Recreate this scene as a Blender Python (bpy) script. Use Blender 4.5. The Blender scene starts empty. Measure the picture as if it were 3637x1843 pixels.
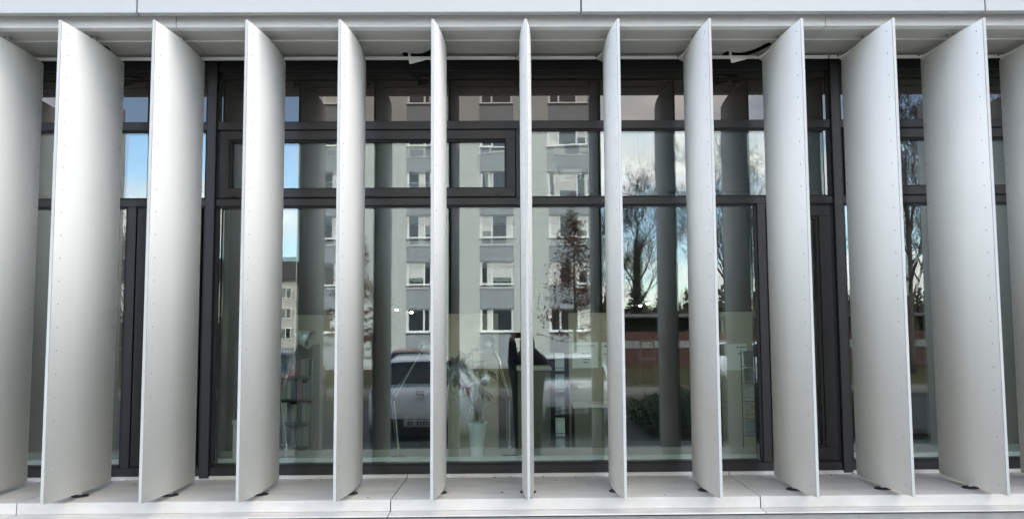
import bpy, bmesh, math, random
import numpy as np
from mathutils import Vector, Matrix

# ------------------------------------------------------------------ camera
scn = bpy.context.scene
COL = scn.collection
random.seed(7)
CAM = Vector((-0.05, 0.0, 1.7848))
YAW, TILT, ROLL = 0.01298, 0.08342, -0.00712
fw = Vector((math.sin(YAW)*math.cos(TILT), math.cos(YAW)*math.cos(TILT), math.sin(TILT)))
r0 = Vector((math.cos(YAW), -math.sin(YAW), 0)); u0 = r0.cross(fw)
RGT = r0*math.cos(ROLL) + u0*math.sin(ROLL); UPV = -r0*math.sin(ROLL) + u0*math.cos(ROLL)
cd = bpy.data.cameras.new('camera'); cam = bpy.data.objects.new('camera', cd); COL.objects.link(cam)
m3 = Matrix((RGT, UPV, -fw)).transposed()
cam.matrix_world = Matrix.Translation(CAM) @ m3.to_4x4()
cd.sensor_width = 36; cd.lens = 36*3094.79/3637; cd.shift_x = -63.2/3637; cd.clip_start = 0.05; cd.clip_end = 2000
scn.camera = cam

# ------------------------------------------------------------------ world, sun, exposure
SUN_EL, SUN_AZ = math.radians(38), math.radians(14)      # sun stands behind the office building
w = bpy.data.worlds.new('World'); scn.world = w; w.use_nodes = True
nt = w.node_tree; N = nt.nodes; L = nt.links; N.clear()
out = N.new('ShaderNodeOutputWorld'); bg = N.new('ShaderNodeBackground'); bg.inputs['Strength'].default_value = 0.15
sky = N.new('ShaderNodeTexSky'); sky.sky_type = 'NISHITA'; sky.sun_disc = False
sky.sun_elevation = SUN_EL; sky.sun_rotation = SUN_AZ; sky.altitude = 100; sky.air_density = 1.0; sky.dust_density = 1.0; sky.ozone_density = 2.4
tc = N.new('ShaderNodeTexCoord'); sp = N.new('ShaderNodeSeparateXYZ'); L.new(tc.outputs['Generated'], sp.inputs[0])
ab = N.new('ShaderNodeMath'); ab.operation = 'ABSOLUTE'; L.new(sp.outputs['Z'], ab.inputs[0])
ad = N.new('ShaderNodeMath'); ad.operation = 'ADD'; ad.inputs[1].default_value = 0.16; L.new(ab.outputs[0], ad.inputs[0])
dv = N.new('ShaderNodeVectorMath'); dv.operation = 'DIVIDE'; cb = N.new('ShaderNodeCombineXYZ')
for k in 'XYZ': L.new(ad.outputs[0], cb.inputs[k])
L.new(tc.outputs['Generated'], dv.inputs[0]); L.new(cb.outputs[0], dv.inputs[1])
mp = N.new('ShaderNodeMapping'); mp.inputs['Location'].default_value = (15.25, 0.04, 2.23); L.new(dv.outputs[0], mp.inputs[0])
nz = N.new('ShaderNodeTexNoise'); nz.inputs['Scale'].default_value = 1.0; nz.inputs['Detail'].default_value = 9; nz.inputs['Roughness'].default_value = 0.56
L.new(mp.outputs[0], nz.inputs['Vector'])
cr = N.new('ShaderNodeValToRGB'); cr.color_ramp.elements[0].position = 0.45; cr.color_ramp.elements[1].position = 0.60
L.new(nz.outputs['Fac'], cr.inputs[0])
nz2 = N.new('ShaderNodeTexNoise'); nz2.inputs['Scale'].default_value = 2.1; nz2.inputs['Detail'].default_value = 6
L.new(mp.outputs[0], nz2.inputs['Vector'])
cr2 = N.new('ShaderNodeValToRGB'); e0, e1 = cr2.color_ramp.elements
e0.position = 0.3; e1.position = 0.7; e0.color = (5.0, 4.95, 4.95, 1); e1.color = (8.9, 8.65, 8.3, 1)
L.new(nz2.outputs['Fac'], cr2.inputs[0])
mx = N.new('ShaderNodeMixRGB'); L.new(cr.outputs[0], mx.inputs[0]); L.new(sky.outputs[0], mx.inputs[1]); L.new(cr2.outputs[0], mx.inputs[2])
L.new(mx.outputs[0], bg.inputs['Color']); L.new(bg.outputs[0], out.inputs[0])
sd = bpy.data.lights.new('sun', 'SUN'); sd.energy = 2.0; sd.angle = math.radians(12); sd.color = (1, 0.96, 0.9)
sun = bpy.data.objects.new('sun', sd); COL.objects.link(sun)
sdir = Vector((math.sin(SUN_AZ)*math.cos(SUN_EL), math.cos(SUN_AZ)*math.cos(SUN_EL), math.sin(SUN_EL)))
sun.rotation_euler = sdir.to_track_quat('Z', 'Y').to_euler()
vs = scn.view_settings; vs.view_transform = 'Standard'; vs.look = 'None'; vs.exposure = 2.42; vs.gamma = 1; vs.use_curve_mapping = False
cy = scn.cycles; cy.use_denoising = True; cy.max_bounces = 14; cy.transparent_max_bounces = 40; cy.glossy_bounces = 6
cy.caustics_reflective = False; cy.caustics_refractive = False; cy.sample_clamp_indirect = 6

# ------------------------------------------------------------------ helpers
class MB:
    def __init__(s): s.v = []; s.f = []; s.m = []
    def add(s, vs_, fs_, mi=0):
        o = len(s.v); s.v += [tuple(p) for p in vs_]; s.f += [tuple(i+o for i in f) for f in fs_]; s.m += [mi]*len(fs_); return s
    def box(s, x0, x1, y0, y1, z0, z1, mi=0):
        return s.add([(x0,y0,z0),(x1,y0,z0),(x1,y1,z0),(x0,y1,z0),(x0,y0,z1),(x1,y0,z1),(x1,y1,z1),(x0,y1,z1)],
                     [(0,3,2,1),(4,5,6,7),(0,1,5,4),(1,2,6,5),(2,3,7,6),(3,0,4,7)], mi)
    def cbox(s, x0, x1, y0, y1, z0, z1, c=0.002, mi=0):
        bm = bmesh.new(); bmesh.ops.create_cube(bm, size=1)
        for v in bm.verts:
            v.co = Vector(((x0+x1)/2+v.co.x*(x1-x0), (y0+y1)/2+v.co.y*(y1-y0), (z0+z1)/2+v.co.z*(z1-z0)))
        bmesh.ops.bevel(bm, geom=list(bm.edges), offset=c, segments=1, affect='EDGES', profile=0.5)
        bm.verts.index_update(); s.add([v.co for v in bm.verts], [[v.index for v in f.verts] for f in bm.faces], mi); bm.free(); return s
    def bar(s, a, b, wx, wz, mi=0):
        a = Vector(a); b = Vector(b); d = (b-a).normalized(); up = Vector((0,0,1)) if abs(d.z) < .9 else Vector((0,1,0))
        x = d.cross(up).normalized()*wx/2; y = x.normalized().cross(d)*wz/2
        P = [a-x-y, a+x-y, a+x+y, a-x+y, b-x-y, b+x-y, b+x+y, b-x+y]
        return s.add(P, [(0,1,2,3),(7,6,5,4),(4,5,1,0),(5,6,2,1),(6,7,3,2),(7,4,0,3)], mi)
    def tube(s, pts, rad, n=8, mi=0, cap=True):
        pts = [Vector(p) for p in pts]
        if not hasattr(rad, '__len__'): rad = [rad]*len(pts)
        V = []; F = []; prev = None
        for i, p in enumerate(pts):
            d = (pts[min(i+1, len(pts)-1)]-pts[max(i-1, 0)]).normalized()
            if prev is None:
                a = d.cross(Vector((0,0,1)) if abs(d.z) < .9 else Vector((1,0,0))).normalized()
            else:
                a = (prev - d*prev.dot(d)).normalized()
            prev = a; b = d.cross(a)
            for k in range(n):
                t = 2*math.pi*k/n; V.append(p + (a*math.cos(t)+b*math.sin(t))*rad[i])
        for i in range(len(pts)-1):
            for k in range(n):
                F.append((i*n+k, i*n+(k+1)%n, (i+1)*n+(k+1)%n, (i+1)*n+k))
        if cap: F.append(tuple(range(n-1, -1, -1))); F.append(tuple((len(pts)-1)*n+k for k in range(n)))
        return s.add(V, F, mi)
    def lathe(s, prof, c=(0,0,0), n=16, mi=0, axis='z'):
        V = []; F = []
        for r, z in prof:
            for k in range(n):
                t = 2*math.pi*k/n; x, y = r*math.cos(t), r*math.sin(t)
                p = (x, y, z) if axis == 'z' else ((z, x, y) if axis == 'x' else (x, z, -y))
                V.append((c[0]+p[0], c[1]+p[1], c[2]+p[2]))
        for i in range(len(prof)-1):
            for k in range(n): F.append((i*n+k, i*n+(k+1)%n, (i+1)*n+(k+1)%n, (i+1)*n+k))
        return s.add(V, F, mi)
    def prism(s, poly, a0, a1, axis='x', mi=0):
        n = len(poly)
        def P(q, a): return (a, q[0], q[1]) if axis == 'x' else ((q[0], a, q[1]) if axis == 'y' else (q[0], q[1], a))
        V = [P(q, a0) for q in poly]+[P(q, a1) for q in poly]
        F = [tuple(range(n-1, -1, -1)), tuple(range(n, 2*n))]+[(i, (i+1)%n, n+(i+1)%n, n+i) for i in range(n)]
        return s.add(V, F, mi)
    def mesh(s, name, mats, smooth=False):
        me = bpy.data.meshes.new(name); me.from_pydata(s.v, [], s.f)
        for m in (mats if isinstance(mats, (list, tuple)) else [mats]): me.materials.append(m)
        me.polygons.foreach_set('material_index', s.m)
        bm = bmesh.new(); bm.from_mesh(me); bmesh.ops.recalc_face_normals(bm, faces=bm.faces); bm.to_mesh(me); bm.free()
        if smooth: me.polygons.foreach_set('use_smooth', [True]*len(me.polygons))
        me.update(); return me
    def build(s, name, mats, parent=None, smooth=False):
        return link(name, s.mesh(name, mats, smooth), parent)
def link(name, me, parent=None):
    o = bpy.data.objects.new(name, me); COL.objects.link(o)
    if parent is not None: o.parent = parent
    return o
def autosmooth(o, ang=40):
    try:
        o.data.set_sharp_from_angle(angle=math.radians(ang))
    except Exception: pass
    return o
def tag(o, label, cat, group=None):
    o['label'] = label; o['category'] = cat
    if group: o['group'] = group
    return o
def struct(o): o['kind'] = 'structure'; return o
def stuff(o): o['kind'] = 'stuff'; return o
def thing(name, label, cat, loc=(0,0,0), rz=0, group=None):
    o = bpy.data.objects.new(name, None); COL.objects.link(o); o.location = loc; o.rotation_euler = (0,0,rz)
    o.empty_display_size = 0.2
    return tag(o, label, cat, group)
def copy_tree(o, parent=None):
    c = o.copy(); COL.objects.link(c)
    if parent is not None: c.parent = parent
    for ch in list(o.children): copy_tree(ch, c)
    return c

# ------------------------------------------------------------------ materials
MATS = {}
def mat(name, col, rough=0.6, metal=0.0, var=0.08, vscale=3.0, bump=0.0, bscale=60, spec=0.5, coat=0.0, stretch=None, col2=None, emit=None, streak=0.0):
    if name in MATS: return MATS[name]
    m = bpy.data.materials.new(name); m.use_nodes = True; t = m.node_tree; n = t.nodes; l = t.links
    b = n['Principled BSDF']; b.inputs['Roughness'].default_value = rough; b.inputs['Metallic'].default_value = metal
    b.inputs['Specular IOR Level'].default_value = spec; b.inputs['Coat Weight'].default_value = coat; b.inputs['Coat Roughness'].default_value = 0.05
    c = n.new('ShaderNodeTexCoord'); mpn = n.new('ShaderNodeMapping'); oi = n.new('ShaderNodeObjectInfo'); va = n.new('ShaderNodeVectorMath'); va.operation = 'MULTIPLY_ADD'
    va.inputs[1].default_value = (23.7, 17.3, 31.1); l.new(oi.outputs['Random'], va.inputs[0]); l.new(c.outputs['Object'], va.inputs[2]); l.new(va.outputs[0], mpn.inputs[0])
    if stretch: mpn.inputs['Scale'].default_value = stretch
    no = n.new('ShaderNodeTexNoise'); no.inputs['Scale'].default_value = vscale; no.inputs['Detail'].default_value = 6; no.inputs['Roughness'].default_value = .6
    l.new(mpn.outputs[0], no.inputs['Vector'])
    r = n.new('ShaderNodeValToRGB'); a0, a1 = r.color_ramp.elements; a0.position = .3; a1.position = .72
    c2 = col2 or tuple(min(1, x*(1+var)) for x in col); c1 = col if col2 else tuple(x*(1-var) for x in col)
    a0.color = (*c1, 1); a1.color = (*c2, 1); l.new(no.outputs['Fac'], r.inputs[0])
    if streak:
        mp2 = n.new('ShaderNodeMapping'); mp2.inputs['Scale'].default_value = (5, 5, .3); l.new(va.outputs[0], mp2.inputs[0])
        ns_ = n.new('ShaderNodeTexNoise'); ns_.inputs['Scale'].default_value = 1; ns_.inputs['Detail'].default_value = 5; ns_.inputs['Roughness'].default_value = .65; l.new(mp2.outputs[0], ns_.inputs['Vector'])
        rs_ = n.new('ShaderNodeValToRGB'); rs_.color_ramp.elements[0].position = .30; rs_.color_ramp.elements[1].position = .52
        rs_.color_ramp.elements[0].color = (1-streak, 1-streak*1.05, 1-streak*1.15, 1); rs_.color_ramp.elements[1].color = (1,1,1,1); l.new(ns_.outputs['Fac'], rs_.inputs[0])
        nb2 = n.new('ShaderNodeTexNoise'); nb2.inputs['Scale'].default_value = 55; nb2.inputs['Detail'].default_value = 4; l.new(va.outputs[0], nb2.inputs['Vector'])
        rb2 = n.new('ShaderNodeValToRGB'); rb2.color_ramp.elements[0].position = .26; rb2.color_ramp.elements[1].position = .36; rb2.color_ramp.elements[0].color = (1-streak*1.3,)*3+(1,); l.new(nb2.outputs['Fac'], rb2.inputs[0])
        m1 = n.new('ShaderNodeMixRGB'); m1.blend_type = 'MULTIPLY'; m1.inputs[0].default_value = 1; l.new(r.outputs[0], m1.inputs[1]); l.new(rs_.outputs[0], m1.inputs[2])
        m2 = n.new('ShaderNodeMixRGB'); m2.blend_type = 'MULTIPLY'; m2.inputs[0].default_value = 1; l.new(m1.outputs[0], m2.inputs[1]); l.new(rb2.outputs[0], m2.inputs[2])
        mrr = n.new('ShaderNodeMapRange'); mrr.inputs['To Min'].default_value = .955; mrr.inputs['To Max'].default_value = 1.0; l.new(oi.outputs['Random'], mrr.inputs['Value'])
        m3 = n.new('ShaderNodeVectorMath'); m3.operation = 'SCALE'; l.new(m2.outputs[0], m3.inputs[0]); l.new(mrr.outputs[0], m3.inputs['Scale']); l.new(m3.outputs[0], b.inputs['Base Color'])
        rr_ = n.new('ShaderNodeMapRange'); rr_.inputs['To Min'].default_value = rough+.12; rr_.inputs['To Max'].default_value = rough-.06; l.new(ns_.outputs['Fac'], rr_.inputs['Value']); l.new(rr_.outputs[0], b.inputs['Roughness'])
    else: l.new(r.outputs[0], b.inputs['Base Color'])
    if bump:
        n2 = n.new('ShaderNodeTexNoise'); n2.inputs['Scale'].default_value = bscale; n2.inputs['Detail'].default_value = 3
        l.new(c.outputs['Object'], n2.inputs['Vector'])
        bu = n.new('ShaderNodeBump'); bu.inputs['Strength'].default_value = bump; bu.inputs['Distance'].default_value = 0.01
        l.new(n2.outputs['Fac'], bu.inputs['Height']); l.new(bu.outputs[0], b.inputs['Normal'])
    if emit:
        b.inputs['Emission Color'].default_value = (*emit[:3], 1); b.inputs['Emission Strength'].default_value = emit[3]
    MATS[name] = m; return m
def glass(name, tint, fac, rtint=(1,1,1)):
    m = bpy.data.materials.new(name); m.use_nodes = True; t = m.node_tree; n = t.nodes; l = t.links; n.clear()
    o = n.new('ShaderNodeOutputMaterial'); tr = n.new('ShaderNodeBsdfTransparent'); tr.inputs[0].default_value = (*tint, 1)
    if fac <= 0:
        l.new(tr.outputs[0], o.inputs[0]); MATS[name] = m; return m
    g = n.new('ShaderNodeBsdfGlossy'); g.inputs['Roughness'].default_value = 0.0; g.inputs['Color'].default_value = (*rtint, 1)
    fr = n.new('ShaderNodeFresnel'); fr.inputs['IOR'].default_value = 1.45
    a = n.new('ShaderNodeMath'); a.operation = 'ADD'; a.inputs[1].default_value = fac; a.use_clamp = True; l.new(fr.outputs[0], a.inputs[0])
    mxn = n.new('ShaderNodeMixShader'); l.new(a.outputs[0], mxn.inputs[0]); l.new(tr.outputs[0], mxn.inputs[1]); l.new(g.outputs[0], mxn.inputs[2])
    l.new(mxn.outputs[0], o.inputs[0]); MATS[name] = m; return m

fin_m = mat('fin_coating', (.885,.868,.808), .65, var=.045, vscale=1.2, bump=.06, bscale=170, stretch=(1,1,.35), streak=.03, spec=.22)
edge_m = mat('fin_edge_strip', (.52,.515,.49), .4, var=.06, vscale=9, stretch=(1,1,.4), streak=.10)
rivet_m = mat('rivet_metal', (.42,.43,.42), .4, metal=.3)
white_m = mat('white_coated_sheet', (.78,.77,.75), .4, var=.04, vscale=2.2, bump=.03, bscale=160, streak=.05)
sill_m = mat('sill_sheet', (.61,.58,.535), .45, var=.13, vscale=6, bump=.04, bscale=120, stretch=(.6,1.6,1), streak=.035)
fascia_m = mat('fascia_sheet', (.45,.445,.43), .35, var=.02, vscale=1.5)
soffit_m = mat('soffit_sheet', (.50,.485,.445), .5, var=.04, vscale=2.5)
frame_m = mat('dark_bronze_frame', (.024,.0215,.0215), .42, metal=0, spec=.4, var=.10, vscale=4)
gasket_m = mat('black_gasket', (.008,.008,.008), .6)
black_m = mat('black_rubber', (.012,.012,.013), .5)
steel_m = mat('brushed_steel', (.55,.55,.54), .3, metal=.9)
wall_m = mat('plinth_render', (.30,.29,.27), .8, var=.12, vscale=9, bump=.3, bscale=90)
dark_m = mat('dark_cavity', (.02,.02,.02), .9)
pane_out = glass('window_glass_coated', (.92,.975,.95), .085, (.98,.99,1))
pane_in = glass('window_glass_inner', (.93,.98,.955), .042, (.9,1,.95))
clear_g = glass('window_glass_clear', (.985,.995,.99), 0)
# bronze spandrel glass
m = bpy.data.materials.new('bronze_spandrel_glass'); m.use_nodes = True; t = m.node_tree; n = t.nodes; l = t.links; n.clear()
o_ = n.new('ShaderNodeOutputMaterial'); g_ = n.new('ShaderNodeBsdfGlossy'); g_.inputs[0].default_value = (1,.93,.88,1); g_.inputs['Roughness'].default_value = 0
d_ = n.new('ShaderNodeBsdfDiffuse'); no_ = n.new('ShaderNodeTexNoise'); no_.inputs['Scale'].default_value = 2
r_ = n.new('ShaderNodeValToRGB'); r_.color_ramp.elements[0].color = (.020,.018,.016,1); r_.color_ramp.elements[1].color = (.028,.024,.021,1)
l.new(no_.outputs['Fac'], r_.inputs[0]); l.new(r_.outputs[0], d_.inputs[0])
fr_ = n.new('ShaderNodeFresnel'); a_ = n.new('ShaderNodeMath'); a_.operation = 'ADD'; a_.inputs[1].default_value = .035; l.new(fr_.outputs[0], a_.inputs[0])
mx_ = n.new('ShaderNodeMixShader'); l.new(a_.outputs[0], mx_.inputs[0]); l.new(d_.outputs[0], mx_.inputs[1]); l.new(g_.outputs[0], mx_.inputs[2]); l.new(mx_.outputs[0], o_.inputs[0])
spandrel_m = m

# ------------------------------------------------------------------ setting: ground, road, pavement
S = 0.54429                 # fin spacing
GL = 6.03                   # outer glass surface
def ground_sheet(name, x0, x1, y0, y1, z, m_):
    o = MB().add([(x0,y0,z),(x1,y0,z),(x1,y1,z),(x0,y1,z)], [(0,1,2,3)]).build(name, m_); return struct(o)
earth_m = mat('leaf_strewn_grass', (.03,.036,.014), .95, vscale=.6, col2=(.07,.052,.03), bump=.5, bscale=8, spec=.05)
asphalt_m = mat('asphalt', (.028,.028,.03), .7, vscale=2, col2=(.05,.048,.046), bump=.3, bscale=50, spec=.12)
def brick_mat(name, c1, c2, mort, scale, bw, rh):
    m = bpy.data.materials.new(name); m.use_nodes = True; t = m.node_tree; n = t.nodes; l = t.links; b = n['Principled BSDF']; b.inputs['Roughness'].default_value = .85; b.inputs['Specular IOR Level'].default_value = .12
    c = n.new('ShaderNodeTexCoord'); br = n.new('ShaderNodeTexBrick'); l.new(c.outputs['Object'], br.inputs[0])
    br.inputs['Color1'].default_value = (*c1,1); br.inputs['Color2'].default_value = (*c2,1); br.inputs['Mortar'].default_value = (*mort,1)
    br.inputs['Scale'].default_value = scale; br.inputs['Brick Width'].default_value = bw; br.inputs['Row Height'].default_value = rh; br.inputs['Mortar Size'].default_value = .012
    l.new(br.outputs['Color'], b.inputs['Base Color']); bu = n.new('ShaderNodeBump'); bu.inputs['Strength'].default_value = .4; bu.inputs['Distance'].default_value = .01
    l.new(br.outputs['Fac'], bu.inputs['Height']); bu.invert = True; l.new(bu.outputs[0], b.inputs['Normal']); return m
paver_m = brick_mat('pavement_setts', (.24,.235,.225), (.31,.30,.285), (.12,.12,.115), 1, .2, .1)
ground_sheet('ground', -400, 400, -500, 60, -.17, earth_m)
ground_sheet('road', -300, 300, -13.5, -1.9, -.12, asphalt_m)
o = MB().box(-60, 60, -1.75, 5.13, -.3, 0).build('pavement', paver_m); struct(o)
conc_m = mat('kerb_concrete', (.26,.255,.245), .85, var=.15, vscale=6)
kerb = MB().box(-60, 60, -1.9, -1.754, -.3, .004).build('kerb', conc_m); struct(kerb)
o = MB().box(-60, 60, -17, -13.5, -.3, -.02).build('footpath', brick_mat('path_slabs', (.11,.105,.095), (.15,.145,.13), (.05,.05,.045), 1, .4, .4)); struct(o)

# ------------------------------------------------------------------ the office building with its curtain wall
office = thing('office_building', 'white metal and glass office front behind the row of sunshade fins', 'building', (0, 6, 0))
def off(mb, name, m_, parent=office, smooth=False):
    me = mb.mesh(name, m_, smooth); me.transform(Matrix.Translation((0,-6,0))); return link(name, me, parent)
X0, X1 = -7.6, 7.6
# upper storeys, plinth
off(MB().box(X0-3, X1+3, 5.20, 18, 3.90, 9.5), 'upper_wall', white_m)
off(MB().box(X0-3, X1+3, 5.125, 5.95, -.2, .733), 'plinth_wall', wall_m)
off(MB().box(X0-3, X1+3, 5.95, 18, -.2, .10), 'base_slab', conc_m)
for sx in (-1, 1): off(MB().box(min(sx*7.6, sx*10.6), max(sx*7.6, sx*10.6), 5.23, 18, .10, 3.9), 'end_wall', white_m)
# added unseen blocks either side, cutting side light so the fins shade evenly
blocker_m = mat('blocker_render', (.30,.29,.27), .85, var=.1, vscale=1.5)
for sx in (-1, 1): off(MB().box(min(sx*9, sx*16), max(sx*9, sx*16), -1.2, 5.19, -.2, 11), 'side_light_blocker', blocker_m)
# fascia panels, joints at about 2.57 m
js = [-7.47, -4.9, -2.333, .337, 2.797, 5.37, 7.95]
for a, b in zip(js[:-1], js[1:]): off(MB().cbox(a+.004, b-.004, 5.115, 5.165, 3.709, 4.6, .003), 'fascia_panel', fascia_m)
off(MB().box(X0-3, X1+3, 5.17, 5.199, 3.74, 4.6), 'fascia_backing', dark_m)
# white beam under the fascia
bj = [-7.6, -2.14, 1.862, 7.6]
for a, b in zip(bj[:-1], bj[1:]): off(MB().cbox(a+.0015, b-.0015, 5.23, 5.30, 3.66, 3.82, .003), 'soffit_beam', white_m)
# soffit: two rows of panels with a seam, curved actuator slots cut in the inner row
def slot_poly(x):
    P = [(0,5.799),(.001,5.753),(.017,5.724),(.043,5.735),(.077,5.754),(.107,5.756),(.134,5.75),(.157,5.727),(.19,5.687),(.216,5.63),(.23,5.578),(.249,5.549),(.264,5.555),(.278,5.587),(.274,5.631),(.258,5.675),
         (.242,5.719),(.214,5.773),(.183,5.819),(.17,5.836),(.136,5.858),(.079,5.866),(.04,5.858),(.014,5.834)]
    return [(x+a, y) for a, y in P]
for a, b in zip(bj[:-1], bj[1:]):
    off(MB().cbox(a+.0015, b-.0015, 5.303, 5.476, 3.663, 3.667, .0008), 'soffit_panel', soffit_m)
    off(MB().cbox(a+.0015, b-.0015, 5.476, 5.486, 3.656, 3.69, .001), 'soffit_seam_bead', white_m)
    o = off(MB().box(a+.0015, b-.0015, 5.489, 5.88, 3.663, 3.666), 'soffit_panel', soffit_m)
    for k in (-2, -1, 0, 1, 2):
        sx = -.828+k*4*S
        if a < sx < b-.3:
            cut = off(MB().prism(slot_poly(sx), 3.6, 3.75, 'z'), 'cutter', dark_m, None)
            cut.location = (0, 6, 0)
            bpy.context.view_layer.update()
            md = o.modifiers.new('slot', 'BOOLEAN'); md.operation = 'DIFFERENCE'; md.solver = 'EXACT'; md.object = cut
            bpy.context.view_layer.update()
            dg = bpy.context.evaluated_depsgraph_get()
            nm = bpy.data.meshes.new_from_object(o.evaluated_get(dg)); o.modifiers.clear(); o.data = nm
            bpy.data.objects.remove(cut)
off(MB().box(X0, X1, 5.31, 6.2, 3.84, 3.88), 'soffit_cavity', gasket_m); off(MB().box(X0, X1, 5.87, 5.879, 3.667, 3.84), 'cavity_closer', gasket_m); off(MB().box(X0, X1, 5.302, 5.308, 3.70, 3.84), 'cavity_closer', gasket_m)
off(MB().box(X0, X1, 5.885, 5.99, 3.705, 3.72), 'head_closer', gasket_m)
# sill panels with upstand, drop face and drip ledge
sj = [-7.34, -5.163, -2.985, -.809, 1.368, 3.545, 5.72, 7.6]
prof = [(6.02,.70),(6.02,.838),(5.987,.838),(5.985,.8165),(5.226,.8135),(5.221,.810),(5.219,.7515),(5.223,.7475),(5.112,.7445),(5.108,.741),(5.108,.7365),(5.16,.7345)]
for a, b in zip(sj[:-1], sj[1:]): off(MB().prism(prof, a+.003, b-.003, 'x'), 'sill_panel', sill_m)
off(MB().prism([(y+.012 if y < 6 else y, z-.008 if z > .71 else z) for y, z in prof[:-1]]+[(5.16,.7335)], X0, X1, 'x'), 'sill_underlay', gasket_m)

# frames ----------------------------------------------------------
FY = 6.0                     # face of the transoms
def fr(x0, x1, z0, z1, y0=FY, y1=6.12, name='transom', parent=office, c=.0025):
    return off(MB().cbox(x0, x1, y0, y1, z0, z1, c), name, frame_m, parent)
def gask(x0, x1, z0, z1, y0=6.012, y1=6.1):
    return off(MB().box(x0, x1, y0, y1, z0, z1), 'gasket', gasket_m)
def bow_grid(mb, x0, x1, z0, z1, y, bow, ph, mi):
    nx = max(6, int((x1-x0)/.12)); nz_ = max(6, int((z1-z0)/.12)); V = []; F = []
    rnd = random.Random(ph)
    a1, a2, p1, p2 = rnd.uniform(.6,1.1), rnd.uniform(.4,.8), rnd.uniform(0,6), rnd.uniform(0,6)
    for i in range(nx+1):
        for j in range(nz_+1):
            u, v_ = i/nx, j/nz_
            e = 4*v_*(1-v_)*(1-(2*u-1)**4)
            wv = bow*(e*a1 + a2*.25*math.sin(p1+u*4.2)*math.sin(p2+v_*3.1))
            V.append((x0+(x1-x0)*u, y+wv, z0+(z1-z0)*v_))
    for i in range(nx):
        for j in range(nz_):
            a = i*(nz_+1)+j; F.append((a, a+nz_+1, a+nz_+2, a+1))
    mb.add(V, F, mi)
def glazing(x0, x1, z0, z1, y=GL, seed=1, parent=office, bow=.0010, bow2=.0022):
    """insulating glass: an outer and an inner pane 6 mm thick with a 20 mm gap, each very slightly bowed"""
    for nm, yy, bw, m_, sd_ in (('pane', y, bow, pane_out, seed), ('inner_pane', y+.030, -bow2, pane_in, seed+50)):
        mb = MB(); bow_grid(mb, x0, x1, z0, z1, yy, bw, sd_, 0); bow_grid(mb, x0, x1, z0, z1, yy+.006, bw, sd_, 1)
        me = bpy.data.meshes.new(nm); me.from_pydata(mb.v, [], mb.f)
        me.materials.append(m_); me.materials.append(clear_g); me.polygons.foreach_set('material_index', mb.m)
        me.polygons.foreach_set('use_smooth', [True]*len(me.polygons)); me.transform(Matrix.Translation((0,-6,0)))
        link(nm, me, parent)
Z_BOT, Z_T2B, Z_T2T, Z_T1B, Z_T1T, Z_HEAD = .895, 2.668, 2.718, 3.203, 3.262, 3.617
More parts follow.
